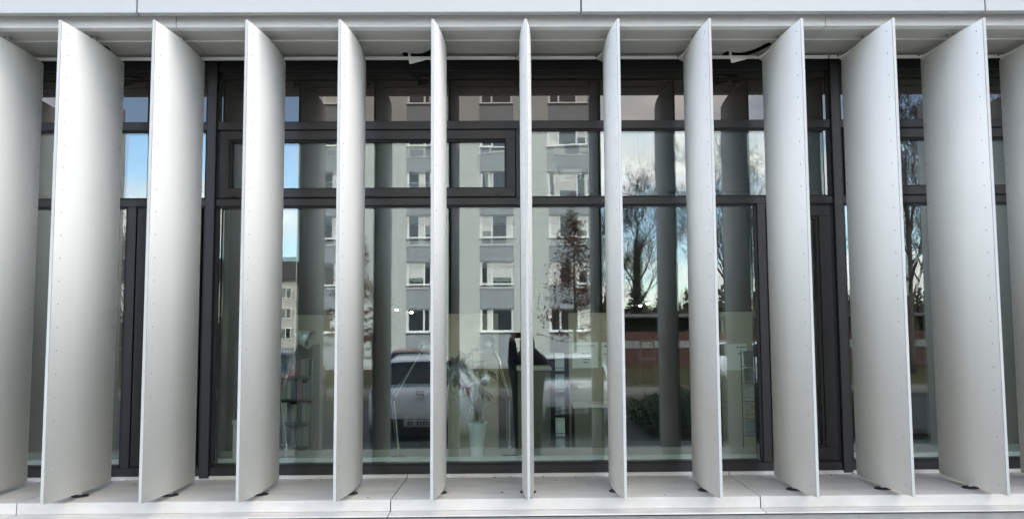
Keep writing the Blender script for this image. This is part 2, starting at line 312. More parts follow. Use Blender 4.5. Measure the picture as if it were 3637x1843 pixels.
def module(xa, k):
    xb = xa + 8*S; xm = xa + 2.14; xc = xa + 3.815       # mullion A, middle mullion, mullion C of the turn window
    # mullion on the left end, proud of the transoms
    off(MB().cbox(xa-.032, xa+.032, 5.975, 6.2, .826, 3.70, .003), 'mullion', frame_m)
    L0, R0 = xa+.032, xb-.032
    gask(L0, L0+.02, .84, 3.69); gask(R0-.02, R0, .84, 3.69)
    # head
    fr(L0, R0, 3.60+.02, 3.70, name='head_transom'); gask(L0, R0, 3.598, 3.6195)
    # spandrel pane
    off(MB().box(L0+.02, R0-.02, 6.022, 6.03, Z_T1T-.01, 3.60), 'spandrel_pane', spandrel_m)
    fr(L0, R0, Z_T1B, Z_T1T); gask(L0, R0, Z_T1B-.012, Z_T1B-.0005)
    fr(L0, R0, Z_T2B, Z_T2T); gask(L0, R0, Z_T2B-.012, Z_T2B-.0005); gask(L0, R0, Z_T2T+.0005, Z_T2T+.012)
    fr(L0, R0, .838, Z_BOT, name='bottom_rail'); gask(L0, R0, Z_BOT+.0005, Z_BOT+.013)
    # middle mullion of the upper row and top-hung vent to its left
    off(MB().cbox(xm-.03, xm+.03, 5.998, 6.15, Z_T2T, Z_T1B, .002), 'mullion', frame_m)
    sx0, sx1, sz0, sz1 = L0+.024, xm-.034, Z_T2T+.008, Z_T1B-.009
    sash = off(MB().cbox(sx0, sx1, 5.994, 6.08, sz1-.064, sz1, .003).cbox(sx0, sx1, 5.994, 6.08, sz0, sz0+.062, .003)
               .cbox(sx0, sx0+.064, 5.9945, 6.08, sz0+.06, sz1-.062, .002).cbox(sx1-.064, sx1, 5.9945, 6.08, sz0+.06, sz1-.062, .002)
               , 'vent_sash', frame_m)
    off(MB().box(sx0+.06, sx1-.06, 6.01, 6.07, sz1-.077, sz1-.062).box(sx0+.06, sx1-.06, 6.01, 6.07, sz0+.06, sz0+.068)
        .box(sx0+.062, sx0+.076, 6.01, 6.07, sz0+.066, sz1-.076).box(sx1-.076, sx1-.062, 6.01, 6.07, sz0+.066, sz1-.076), 'gasket', gasket_m, sash)
    glazing(sx0+.07, sx1-.07, sz0+.06, sz1-.07, GL+.005, 11+k, sash, .0003, .0012)
    for cx in (sx0+.10, (sx0+sx1)/2+.02, sx1-.12): off(MB().cbox(cx-.020, cx+.020, 5.988, 5.996, sz0+.006, sz0+.020, .002), 'drain_cap', black_m, sash)
    # fixed pane right of the vent
    glazing(xm+.03, R0-.02, Z_T2T+.01, Z_T1B-.01, GL, 21+k, office, .0006, .0030)
    # big pane
    glazing(L0+.02, xc-.03, Z_BOT+.012, Z_T2B-.012, GL, 31+k, office, .0009, .0026)
    gask(xc-.046, xc-.029, Z_BOT, Z_T2B)
    off(MB().cbox(xc-.029, xc+.029, 5.997, 6.2, Z_BOT, Z_T2B, .002), 'mullion', frame_m)
    # turn window right of the mullion
    tx0, tx1, tz0, tz1 = xc+.040, R0-.028, Z_BOT+.014, Z_T2B-.016
    gask(xc+.029, xc+.040, Z_BOT, Z_T2B, 6.03)
    ts = off(MB().cbox(tx0, tx1, 5.992, 6.08, tz1-.075, tz1, .003).cbox(tx0, tx1, 5.992, 6.08, tz0, tz0+.085, .003)
             .cbox(tx0, tx0+.08, 5.9925, 6.08, tz0+.083, tz1-.073, .002).cbox(tx1-.08, tx1, 5.9925, 6.08, tz0+.083, tz1-.073, .002), 'turn_sash', frame_m)
    off(MB().box(tx0+.076, tx1-.076, 6.01, 6.07, tz1-.095, tz1-.073).box(tx0+.076, tx1-.076, 6.01, 6.07, tz0+.083, tz0+.10)
        .box(tx0+.078, tx0+.098, 6.01, 6.07, tz0+.099, tz1-.094).box(tx1-.098, tx1-.078, 6.01, 6.07, tz0+.099, tz1-.094), 'gasket', gasket_m, ts)
    glazing(tx0+.09, tx1-.09, tz0+.09, tz1-.085, GL+.012, 41+k, ts, .0004, .0010)
    off(MB().cbox(tx1-.18, tx1-.135, 5.986, 5.994, tz0+.03, tz0+.046, .002), 'drain_cap', black_m, ts)
    return xb
MX = -2.174
xe = module(MX, 0); module(MX-8*S, 1); module(MX+8*S, 2)
off(MB().cbox(MX+16*S-.032, MX+16*S+.032, 5.975, 6.2, .826, 3.70, .003), 'mullion', frame_m)
for sx in (-7.6, MX+16*S+.032):
    off(MB().box(sx, MX-8*S-.033 if sx < 0 else 7.6, 6.0, 6.1, .7, 3.7), 'end_infill', frame_m)

# ------------------------------------------------------------------ sunshade fins
ZB, ZT, YF, YB = .846, 3.619, 5.0, 5.8056
def halfw(u): return .0075 + (.0365-.0075)*(1-(2*u-1)**2)
def fin_meshes():
    n = 22; us = [i/n for i in range(n+1)]
    def skin(sgn):
        mb = MB(); V = []; F = []
        for u in us:
            y = (u-.5)*(YB-YF); V.append((sgn*halfw(u), y, ZB)); V.append((sgn*halfw(u), y, ZT))
        for i in range(n): F.append((2*i, 2*i+2, 2*i+3, 2*i+1) if sgn > 0 else (2*i+1, 2*i+3, 2*i+2, 2*i))
        # inner face gives the sheet a thickness of 3 mm
        k = len(V); V += [(x-sgn*.003, y, z) for x, y, z in V]
        F += [tuple(reversed([k+i for i in f])) for f in F]
        for i in range(n): F += [(2*i+1, 2*i+3, k+2*i+3, k+2*i+1), (2*i, k+2*i, k+2*i+2, 2*i+2)]
        return mb.add(V, F)
    res = {}
    for s_ in (-1, 1):
        me = skin(s_).mesh('skin_sheet', fin_m, True); res['skin%d' % s_] = me
    D = (YB-YF)/2
    res['front'] = MB().cbox(-.0085, .0085, -D-.006, -D+.004, ZB-.002, ZT+.004, .0015).mesh('front_edge', edge_m)
    res['back'] = MB().cbox(-.0075, .0075, D-.003, D+.005, ZB, ZT, .0015).mesh('back_edge', fin_m)
    for key, z0, z1 in (('cap', ZB+.004, ZB+.008), ('cap2', ZT-.008, ZT-.004)):
        res[key] = MB().prism([(halfw(u)-.004, (u-.5)*2*D) for u in us]+[(-halfw(u)+.004, (u-.5)*2*D) for u in us[::-1]], z0, z1, 'z').mesh('end_cap', fin_m)
    rv = MB(); zs = np.linspace(ZB+.055, ZT-.055, 21)
    for s_ in (-1, 1):
        for u in (.075, .955):
            for z in zs:
                c = (s_*halfw(u), (u-.5)*2*D, z); V = []; F = []
                for r, h in ((.0052, 0), (.004, .0022)):
                    for k in range(6):
                        t = k*math.pi/3; V.append((c[0]+s_*h, c[1]+r*math.cos(t), c[2]+r*math.sin(t)))
                F = [(k, (k+1)%6, 6+(k+1)%6, 6+k) for k in range(6)]+[tuple(range(6, 12))]
                rv.add(V, F)
    res['rivets'] = rv.mesh('rivet_line', rivet_m)
    res['pin'] = MB().lathe([(0,ZT-.01),(.013,ZT-.01),(.013,3.657),(.024,3.657),(.024,3.668),(0,3.668)], (0,.005,0), 14).mesh('top_pin', steel_m, False)
    res['foot'] = MB().lathe([(0,ZB+.006),(.019,ZB+.006),(.019,.815),(0,.815)], (0,.022,0), 16).mesh('foot_pin', steel_m, False)
    res['flange'] = MB().lathe([(0,.825),(.030,.825),(.049,.821),(.050,.812),(0,.812)], (0,.022,0), 24).mesh('foot_flange', black_m, False)
    # lever plate: horizontal plate on the fin top that reaches sideways to the linkage rod
    P = []
    y0_ = 5.4028; yc = 5.718-y0_; r = .014; ex = -.062
    P += [(.0, 5.80-y0_), (-.012, 5.785-y0_), (-.024, 5.762-y0_), (-.038, 5.742-y0_)]
    P += [(ex+r*math.cos(t), yc+r*math.sin(t)) for t in np.linspace(math.radians(75), math.radians(300), 10)]
    P += [(-.047, 5.675-y0_), (-.040, 5.635-y0_), (-.037, 5.59-y0_), (-.036, 5.54-y0_), (-.034, 5.50-y0_), (-.01, 5.48-y0_), (.0, 5.6-y0_)]
    res['lever'] = MB().prism(P, ZT-.010, ZT+.001, 'z').mesh('lever_plate', white_m)
    res['bolt'] = MB().lathe([(0,ZT-.016),(.006,ZT-.016),(.006,ZT+.012),(0,ZT+.012)], (ex, yc, 0), 8).mesh('lever_bolt', dark_m)
    return res
FM = fin_meshes()
fin_labels = {-2:'white sunshade fin furthest to the side of the closed dark sash, mostly out of frame',
 -1:'white sunshade fin cut off by the left border of the photo', 0:'white sunshade fin next to the one cut off on the left',
 1:'white sunshade fin covering the dark sash left of the first wide mullion', 2:'white sunshade fin just right of the first wide mullion',
 3:'white sunshade fin between the bookshelf lamp and the middle desk lamp', 4:'white sunshade fin between the middle desk lamp and the white vase',
 5:'white sunshade fin seen exactly edge-on in the middle', 6:'white sunshade fin first to the right of the edge-on one',
 7:'white sunshade fin second to the right of the edge-on one', 8:'white sunshade fin in front of the narrow turn window frame on the right',
 9:'white sunshade fin right beside the second wide mullion', 10:'white sunshade fin last whole one towards the right border',
 11:'white sunshade fin cut off by the right border of the photo', 12:'white sunshade fin beyond the one cut by the right border'}
RF = random.Random(31)
for i in range(-2, 13):
    t = thing('sunshade_fin', fin_labels[i], 'sunshade fin', ((i-5)*S, 5.4028, 0), math.radians(RF.uniform(-.4,.4) if i != 5 else 0), 'vertical sunshade fins in front of the window')
    for k, nm in (('skin-1','skin_sheet'),('skin1','skin_sheet'),('front','front_edge'),('back','back_edge'),('cap','end_cap'),('cap2','end_cap'),('rivets','rivet_line'),
                  ('pin','top_pin'),('foot','foot_pin'),('flange','foot_flange'),('lever','lever_plate'),('bolt','lever_bolt')):
        o = link(nm, FM[k], t)
        if k == 'rivets': stuff(o)
# linkage rods
for a, b, lab in ((-7.0, -2.31, 'thin white linkage bar under the soffit left of the first wide mullion'), (-2.30, 2.06, 'thin white linkage bar under the soffit along the middle window bay'),
                  (2.07, 7.0, 'thin white linkage bar under the soffit right of the second wide mullion')):
    rod = MB().cbox(a, b, 5.755, 5.775, 3.624, 3.644, .002).build('linkage_bar', white_m); tag(rod, lab, 'bar', 'linkage bars that turn the fins')
    k0 = -1 if a < -5 else (0 if a < 0 else 2)
    for k in ([-1] if a < -5 else ([0, 1] if a < 0 else [2])):
        sx = -.828+k*4*S
        MB().prism([(sx+.045,3.624),(sx+.16,3.624),(sx+.15,3.616),(sx+.06,3.592),(sx+.05,3.594)], 5.752, 5.758, 'y').build('actuator_tab', fin_m, rod)
        MB().cbox(sx+.040, sx+.058, 5.760, 5.772, 3.642, 3.70, .002).build('actuator_arm', white_m, rod)

# ------------------------------------------------------------------ the room behind the glass
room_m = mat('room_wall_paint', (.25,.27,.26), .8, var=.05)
carpet_m = mat('dark_carpet', (.05,.05,.055), .95, bump=.3, bscale=200)
ceil_m = mat('ceiling_panel', (.22,.22,.22), .8)
struct(MB().box(-7.5, 7.5, 6.2, 12.0, .10, .14).build('room_floor', carpet_m))
struct(MB().box(-7.5, 7.5, 6.2, 12.0, 3.72, 3.80).build('room_ceiling', ceil_m))
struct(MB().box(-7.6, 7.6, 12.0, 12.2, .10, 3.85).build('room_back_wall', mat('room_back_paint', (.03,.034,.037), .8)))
for x in (-7.6, 7.4): struct(MB().box(x, x+.2, 6.21, 12.0, .10, 3.85).build('room_side_wall', room_m))
for xa_, lab in ((-2.46, 'pale plastered column inside the first wide mullion'), (1.885, 'pale plastered column inside the narrow turn window')):
    t = thing('column', lab, 'column', (xa_+.05, 6.95, .14))
    o = MB().cbox(-.06, .06, -.09, .09, 0, 3.575, .004).build('shaft', mat('column_plaster', (.55,.58,.53), .8), t); MB().cbox(-.065, .065, -.095, .095, 0, .08, .003).build('skirting', mat('column_plaster', (.55,.58,.53), .8), t)
wood_m = mat('pale_desk_laminate', (.74,.77,.71), .3, var=.04, vscale=2.5, stretch=(.4,5,5))
desk = thing('window_desk', 'long pale desk top running along the inside of the window', 'desk', (0, 6.45, .14))
def dpart(mb, name, m_, parent, smooth=False):
    """builds a mesh given in world space under a parent standing somewhere else"""
    me = mb.mesh(name, m_, smooth); p = parent; T = Matrix.Identity(4)
    while p is not None:
        T = p.matrix_basis @ T; p = p.parent
    me.transform(T.inverted()); return link(name, me, parent)
dpart(MB().cbox(-4.3, 4.3, 6.17, 6.83, .865, .895, .003), 'desk_top', wood_m, desk)
dpart(MB().cbox(-4.3, 4.3, 6.16, 6.169, .86, .93, .002), 'edge_strip', wood_m, desk)
for x in (-4.2, -2.1, 0, 2.1, 4.2): dpart(MB().box(x-.02, x+.02, 6.3, 6.75, .14, .865), 'leg', steel_m, desk)
# desk lamps
alu_m = mat('lamp_aluminium', (.72,.72,.70), .25, metal=.85)
shade_m = mat('lamp_shade_aluminium', (.62,.64,.62), .35, metal=.3)
def desk_lamp(label, base, elbow, top, head, aim):
    t = thing('desk_lamp', label, 'lamp', base, 0, 'articulated desk lamps on the window desk')
    b = Vector(base); e = Vector(elbow); tp = Vector(top); h = Vector(head); aim = Vector(aim).normalized()
    dpart(MB().lathe([(0,0),(.058,0),(.058,.006),(.02,.010),(0,.010)], base, 24), 'base', black_m, t)
    dpart(MB().lathe([(0,0),(.014,0),(.014,.075),(0,.075)], b, 12), 'stem', alu_m, t)
    j = b+Vector((0,0,.075)); la = dpart(MB().tube([j, j+(e-j)*.1, e], [.012,.0075,.0075], 8), 'lower_arm', alu_m, t)
    dpart(MB().tube([j+Vector((-.018,.01,.01)), e+Vector((-.02,.01,-.01))], .0016, 5), 'tension_wire', steel_m, la)
    dpart(MB().lathe([(0,-.012),(.015,-.012),(.015,.012),(0,.012)], e, 12, 0, 'y'), 'elbow_joint', black_m, t)
    ua = dpart(MB().tube([e, tp], .0075, 8), 'upper_arm', alu_m, t)
    dpart(MB().tube([e+Vector((-.012,.01,.03)), tp+Vector((-.014,.01,-.02))], .0016, 5), 'tension_wire', steel_m, ua)
    dpart(MB().tube([tp, h-aim*.03], [.010,.013], 8), 'head_bracket', alu_m, t)
    q = aim.to_track_quat('Z', 'Y').to_matrix().to_4x4(); q.translation = h
    mb = MB().lathe([(.018,-.045),(.030,-.045),(.034,0),(.048,.03),(.068,.095),(.066,.095),(.046,.032),(.030,.0),(.018,-.04)], (0,0,0), 24)
    me = mb.mesh('lamp_shade', shade_m, True); me.transform(q); me.transform(Matrix.Translation(-b)); sh = link('lamp_shade', me, t)
    mb = MB().lathe([(0,.075),(.018,.07),(.026,.05),(.018,.03),(.012,.0),(0,0)], (0,0,0), 14)
    me = mb.mesh('bulb', mat('frosted_bulb', (.85,.85,.82), .4), True); me.transform(q); me.transform(Matrix.Translation(-b)); link('bulb', me, sh)
    return t
desk_lamp('aluminium desk lamp with its shade raised in front of the bookshelf', (-1.715,6.42,.895), (-1.755,6.40,1.31), (-1.655,6.36,1.67), (-1.61,6.33,1.775), (.85,-.25,-.35))
desk_lamp('aluminium desk lamp left of the white vase, arm stretched to the upper right', (-.905,6.40,.895), (-.935,6.38,1.315), (-.745,6.36,1.64), (-.705,6.33,1.675), (.6,.75,-.3))
desk_lamp('aluminium desk lamp right of the white vase with its head turned to the glass', (-.10,6.40,.895), (-.10,6.39,1.315), (-.165,6.36,1.56), (-.235,6.33,1.70), (-.25,-.95,.05))
# white vase and the wrapped plant in it
cer_m = mat('white_ceramic', (.88,.89,.87), .18, var=.02)
v = MB().lathe([(0,0),(.050,0),(.052,.006),(.056,.08),(.066,.17),(.077,.235),(.079,.243),(.074,.243),(.064,.17),(.052,.08),(.045,.02),(0,.02)], (0,0,0), 32).build('vase', cer_m, None, True)
v.location = (-.335,6.40,.895); tag(v, 'tall tapered white ceramic vase on the window desk', 'vase')
leaf_m = mat('dark_plant_leaf', (.03,.06,.03), .4, var=.3, vscale=9)
stem_m = mat('plant_stem', (.07,.09,.04), .6)
pl = thing('potted_plant', 'dark leafed plant wrapped in clear film standing in the white vase', 'plant', (-.335,6.40,1.09))
rnd = random.Random(3)
stem = MB()
tips = [(-.19,.02,.52),(-.12,-.02,.56),(-.04,.05,.58),(.05,.02,.50),(-.15,.03,.42),(.03,-.02,.36)]
for a in tips:
    p = [Vector((0,0,.06)), Vector((a[0]*.25, a[1]*.3, a[2]*.45)), Vector((a[0]*.7, a[1]*.7, a[2]*.8)), Vector(a)]
    stem.tube([(-.335+q.x, 6.40+q.y, 1.09+q.z) for q in p], [.006,.005,.004,.002], 6)
dpart(stem, 'stem', stem_m, pl)
def leaf_mesh(L_, W_):
    mb = MB(); V = []; F = []
    ks = [0,.15,.35,.6,.82,1]; ws = [.06,.55,.95,1,.65,.05]
    for k, w_ in zip(ks, ws):
        d = -.35*L_*k*k
        V += [(-W_*w_, L_*k, d+.18*W_*w_), (0, L_*k, d), (W_*w_, L_*k, d+.18*W_*w_)]
    for i in range(5):
        F += [(3*i,3*i+1,3*i+4,3*i+3),(3*i+1,3*i+2,3*i+5,3*i+4)]
    k = len(V); V += [(x, y, z-.0012) for x, y, z in V]; F += [tuple(k+i for i in reversed(f)) for f in F]
    mb.add(V, F); return mb.mesh('leaf', leaf_m, True)
LM = leaf_mesh(.11, .026)
for a in tips:
    for k in range(6):
        o = link('leaf', LM, pl); o.location = Vector(a)*(1-.02*k)+Vector((0,0,-.012*k)); o.rotation_euler = (rnd.uniform(-.9,.2), rnd.uniform(-.3,.3), k*1.05+rnd.uniform(-.3,.3)+a[0]*3)
# cellophane
m = bpy.data.materials.new('clear_film'); m.use_nodes = True; t_ = m.node_tree; n = t_.nodes; l = t_.links; n.clear()
oo = n.new('ShaderNodeOutputMaterial'); tr = n.new('ShaderNodeBsdfTransparent'); pr = n.new('ShaderNodeBsdfPrincipled'); pr.inputs['Base Color'].default_value = (.7,.75,.82,1); pr.inputs['Roughness'].default_value = .15
no_ = n.new('ShaderNodeTexNoise'); no_.inputs['Scale'].default_value = 14; no_.inputs['Detail'].default_value = 3; rm = n.new('ShaderNodeValToRGB'); rm.color_ramp.elements[0].color = (.04,.04,.04,1); rm.color_ramp.elements[0].position = .42; rm.color_ramp.elements[1].color = (.6,.6,.6,1); rm.color_ramp.elements[1].position = .72
tcn = n.new('ShaderNodeTexCoord'); l.new(tcn.outputs['Object'], no_.inputs['Vector'])
l.new(no_.outputs['Fac'], rm.inputs[0]); mxx = n.new('ShaderNodeMixShader'); l.new(rm.outputs[0], mxx.inputs[0]); l.new(tr.outputs[0], mxx.inputs[1]); l.new(pr.outputs[0], mxx.inputs[2]); l.new(mxx.outputs[0], oo.inputs[0])
mb = MB(); V = []; F = []; nn = 40; zz = [.05,.12,.2,.3,.4,.47]
for i, z in enumerate(zz):
    for k in range(nn):
        t = 2*math.pi*k/nn; r = .045+.13*(i/5)**.8 + rnd.uniform(-.012,.012)*(.3+i*.3)
        V.append((-.02*i+r*math.cos(t)-.0, r*.7*math.sin(t), z+(rnd.uniform(-.035,.05) if i == 5 else rnd.uniform(-.006,.006))))
for i in range(5):
    for k in range(nn): F.append((i*nn+k, i*nn+(k+1)%nn, (i+1)*nn+(k+1)%nn, (i+1)*nn+k))
o = mb.add(V, F).build('film_wrap', m, pl)
# bookshelf with books
shelf_m = mat('shelf_wood', (.12,.13,.12), .6)
bs = thing('bookshelf', 'narrow dark bookshelf full of books behind the window desk', 'bookshelf', (-1.98,7.25,.14))
zsh = [.34,.526,.71,.894,1.08,1.263,1.447,1.70]
for z in zsh: dpart(MB().cbox(-2.29, -1.685, 7.10, 7.32, z-.012, z, .002), 'shelf', shelf_m, bs)
for x in (-2.305, -1.685): dpart(MB().cbox(x, x+.015, 7.09, 7.32, .14, 1.70, .002), 'side_panel', shelf_m, bs)
dpart(MB().box(-2.29, -1.685, 7.32, 7.33, .14, 1.70), 'back_panel', shelf_m, bs)
bcols = [(.28,.26,.23),(.10,.13,.15),(.17,.06,.05),(.42,.42,.40),(.08,.12,.16),(.24,.28,.28),(.16,.2,.12),(.42,.40,.34),(.2,.1,.12),(.06,.07,.09),(.55,.53,.5)]
bm_ = [mat('book_cover_%s' % 'abcdefghijk'[i], c, .5, var=.12, vscale=20) for i, c in enumerate(bcols)]
page_m = mat('book_pages', (.7,.68,.6), .8)
rb = random.Random(5)
bnames = ['beige','slate blue','dark red','pale grey','navy','light teal','olive','sand','plum','black','off-white']
for zi, z in enumerate(zsh[2:7]):
    x = -2.283
    while x < -1.72:
        w_ = rb.uniform(.022,.052); h_ = rb.uniform(.125,.162); d_ = rb.uniform(.12,.16)
        if x+w_ > -1.69: break
        mb = MB().cbox(x, x+w_-.002, 7.11, 7.11+d_, z+.001, z+h_, .002, 0).box(x+.003, x+w_-.005, 7.113, 7.11+d_-.004, z+h_, z+h_+.0012, 1)
        bi = rb.randrange(len(bm_)); o = mb.build('book', [bm_[bi], page_m]); tag(o, '%s book on the %s visible shelf of the dark bookshelf' % (bnames[bi], ['lowest','second lowest','middle','second highest','highest'][zi]), 'book', 'books in the dark bookshelf')
        x += w_
# tan partition screens
tan_m = mat('tan_pinboard', (.42,.38,.29), .85, var=.07, vscale=6, bump=.1, bscale=150)
for a, b, lab in ((-2.10,-1.70,'tan partition screen behind the bookshelf'), (-.66,-.19,'tan partition screen behind the white vase'),
                  (.47,.90,'tan partition screen carrying two white notices'), (1.90,2.75,'tan partition screen carrying a notice behind the card rack')):
    t = thing('partition_screen', lab, 'partition', ((a+b)/2,8.22,.14), 0, 'tan partition screens in the room')
    dpart(MB().cbox(a, b, 8.2, 8.24, .25, 1.965, .004), 'board', tan_m, t)
    for x in (a+.05, b-.05): dpart(MB().box(x-.015, x+.015, 8.05, 8.40, .14, .16).box(x-.01, x+.01, 8.21, 8.23, .16, .25), 'leg', steel_m, t)
olive_m = mat('olive_cabinet', (.20,.19,.145), .6)
t = thing('low_cabinet', 'low olive cabinet with rounded pale end beside the brochure stand', 'cabinet', (.10,7.6,.14))
dpart(MB().cbox(-.02, .26, 7.5, 7.9, .16, 1.46, .01), 'body', olive_m, t); dpart(MB().cbox(-.03, .27, 7.49, 7.91, 1.46, 1.49, .004), 'top', page_m, t)
t = thing('low_cabinet', 'low olive cabinet below the two white notices', 'cabinet', (.74,7.9,.14))
dpart(MB().cbox(.48, .88, 7.75, 8.1, .16, 1.12, .01), 'body', olive_m, t); dpart(MB().cbox(.47, .89, 7.74, 8.11, 1.12, 1.15, .004), 'top', page_m, t)
paper_m = mat('white_paper', (.78,.8,.77), .8); ink_m = mat('dark_ink', (.06,.06,.07), .7)
def notice(x0, x1, z0, z1, lines, lab, y=8.195):
    p = thing('notice_sheet', lab, 'notice', ((x0+x1)/2, y, z0))
    dpart(MB().box(x0, x1, y-.003, y, z0, z1), 'paper', paper_m, p)
    for (a, b, z, h) in lines:
        xx = x0+a*(x1-x0); xe_ = x0+b*(x1-x0); mb = MB(); rr = random.Random(int(a*100+z*1000))
        while xx < xe_:
            w_ = rr.uniform(.006,.016); mb.box(xx, min(xx+w_, xe_), y-.0042, y-.0031, z0+z*(z1-z0), z0+(z+h)*(z1-z0)); xx += w_+.005
        stuff(dpart(mb, 'print', ink_m, p))
notice(.50,.745,1.45,1.69,[(.2,.85,.84,.05),(.38,.68,.52,.07),(.3,.8,.40,.025),(.4,.68,.33,.025),(.44,.62,.2,.04)], 'white notice on the tan partition, whole sheet left of the cut one')
notice(.775,.89,1.46,1.69,[(.2,.8,.8,.05),(.2,.7,.5,.03)], 'white notice on the tan partition partly behind a fin')
notice(1.93,2.14,1.42,1.665,[(.55,.95,.84,.06),(.6,.75,.6,.06)], 'white notice behind the card rack')
# brochure stand and card rack
def rack(lab, x0, x1, y, zs_, h_, cats, cols, ang):
    t = thing('card_rack', lab[0], 'rack', ((x0+x1)/2, y, .895 if y < 6.84 else .14))
    zb_ = .895 if y < 6.84 else .14
    for x in (x0-.012, x1+.012): dpart(MB().tube([(x,y+.03,zb_),(x,y+.03,zs_[-1]+h_)], .004, 6), 'upright', black_m, t)
    for i, z in enumerate(zs_):
        dpart(MB().tube([(x0-.012,y+.03,z),(x0-.012,y-.03,z),(x1+.012,y-.03,z),(x1+.012,y+.03,z)], .003, 5).tube([(x0-.012,y-.03,z+.03),(x1+.012,y-.03,z+.03)], .002, 5), 'pocket', black_m, t)
        mb = MB().add([(x0,y-.022,z+.004),(x1,y-.022,z+.004),(x1,y+.015,z+h_*.93),(x0,y+.015,z+h_*.93),(x0,y-.018,z+.004),(x1,y-.018,z+.004),(x1,y+.019,z+h_*.93),(x0,y+.019,z+h_*.93)],
                      [(0,1,2,3),(7,6,5,4),(0,4,5,1),(1,5,6,2),(2,6,7,3),(3,7,4,0)])
        o = mb.build(cats, cols[i % len(cols)]); tag(o, lab[1] % ['lowest','second lowest','middle','second highest','highest','top'][i], cats, lab[2])
    return t
def card_mat(name, c1, c2, sc):
    return mat(name, c1, .5, vscale=sc, col2=c2)
cm = [card_mat('postcard_blue', (.08,.13,.2), (.25,.32,.4), 14), card_mat('postcard_sand', (.15,.13,.1), (.55,.5,.42), 16), card_mat('postcard_pale', (.3,.33,.33), (.6,.63,.62), 9),
      card_mat('postcard_grey', (.03,.04,.04), (.3,.33,.33), 12), card_mat('postcard_dark', (.05,.06,.06), (.2,.22,.22), 12)]
rack(('slim wire card rack at the right end of the big pane', '%s postcard in the wire rack by the big pane edge', 'postcards in the wire rack'), 1.705, 1.835, 6.72, [.99,1.12,1.25,1.385,1.515], .125, 'postcard', cm, 0)
bm2 = [card_mat('brochure_teal', (.1,.16,.17), (.5,.56,.54), 18), card_mat('brochure_white', (.4,.42,.4), (.75,.76,.74), 11), card_mat('brochure_black', (.02,.025,.03), (.3,.36,.36), 15)]
rack(('upright brochure stand right of the edge-on fin', '%s brochure in the stand right of the edge-on fin', 'brochures in the stand'), .275, .35, 7.1, [.80,.95,1.12,1.30,1.47], .16, 'brochure', bm2, 0)
# pendant lamps far back in the room
for x, y, z, lab in ((-.93,7.5,1.965,'small lit pendant lamp, lower of the pair left of the vase'), (-1.07,7.6,1.99,'small lit pendant lamp, higher of the pair left of the vase'),
                     (1.04,7.5,2.01,'small lit pendant lamp, lower of the pair right of the edge-on fin'), (1.12,7.6,2.03,'small lit pendant lamp, higher of the pair right of the edge-on fin')):
    t = thing('pendant_lamp', lab, 'lamp', (x,y,z), 0, 'small lit pendant lamps')
    dpart(MB().tube([(x,y,z+.05),(x,y,3.72)], .003, 5), 'cable', black_m, t)
    dpart(MB().lathe([(.010,.06),(.03,.05),(.05,.0),(.048,.0),(.028,.046)], (x,y,z), 16), 'shade', black_m, t)
    dpart(MB().lathe([(0,.010),(.009,.010),(.010,0),(.006,-.007),(0,-.009)], (x,y,z), 12), 'bulb', mat('lit_bulb', (1,.9,.7), .5, emit=(1,.93,.80,110)), t)
# white storage box and lamp on the left end of the desk
t = thing('storage_box', 'white box with a lid beside the first wide mullion on the desk', 'box', (-2.02,6.5,.895))
dpart(MB().cbox(-2.085, -1.85, 6.36, 6.62, .897, 1.14, .006), 'body', cer_m, t); dpart(MB().cbox(-2.09, -1.845, 6.355, 6.625, 1.141, 1.175, .006), 'lid', cer_m, t)

# ------------------------------------------------------------------ across the street: the apartment block (seen in the glass)
YA = -36.5; ZG = -.17
ap = thing('apartment_block', 'pale green apartment block with grey panels mirrored in the glass', 'building', (-3.1, YA-6, ZG))
plast_m = mat('pale_green_plaster', (.48,.495,.465), .85, var=.05, vscale=.8)
grey_m = mat('grey_green_panel', (.30,.32,.33), .8, var=.08, vscale=1.5)
wframe_m = mat('white_window_frame', (.78,.78,.76), .4)
def house_glass(name, base):
    m = mat(name, base, .04, spec=.9, var=.3, vscale=.7); return m
hg = house_glass('apartment_window_glass', (.03,.035,.04)); cur_m = mat('white_curtain', (.62,.61,.57), .8, var=.15, vscale=5, stretch=(9,1,.4))
FL = 2.585; NF = 8; SILL0 = 1.83; WH = 1.28; TOP = SILL0+NF*FL
cols = {'D': (2.43,4.70), 'C': (-1.45,.45), 'B': (-5.56,-4.10), 'A': (-10.35,-8.9)}
xs = [-11.65]; 
for c in 'ABCD': xs += list(cols[c])
xs.append(5.35)
for i in range(0, len(xs), 2): dpart(MB().box(xs[i], xs[i+1], YA-.5, YA, ZG, TOP), 'wall_strip', plast_m, ap)
dpart(MB().box(-11.64, 5.34, YA-12, YA-.55, ZG, TOP+.4), 'core_wall', plast_m, ap)
rw = random.Random(2)
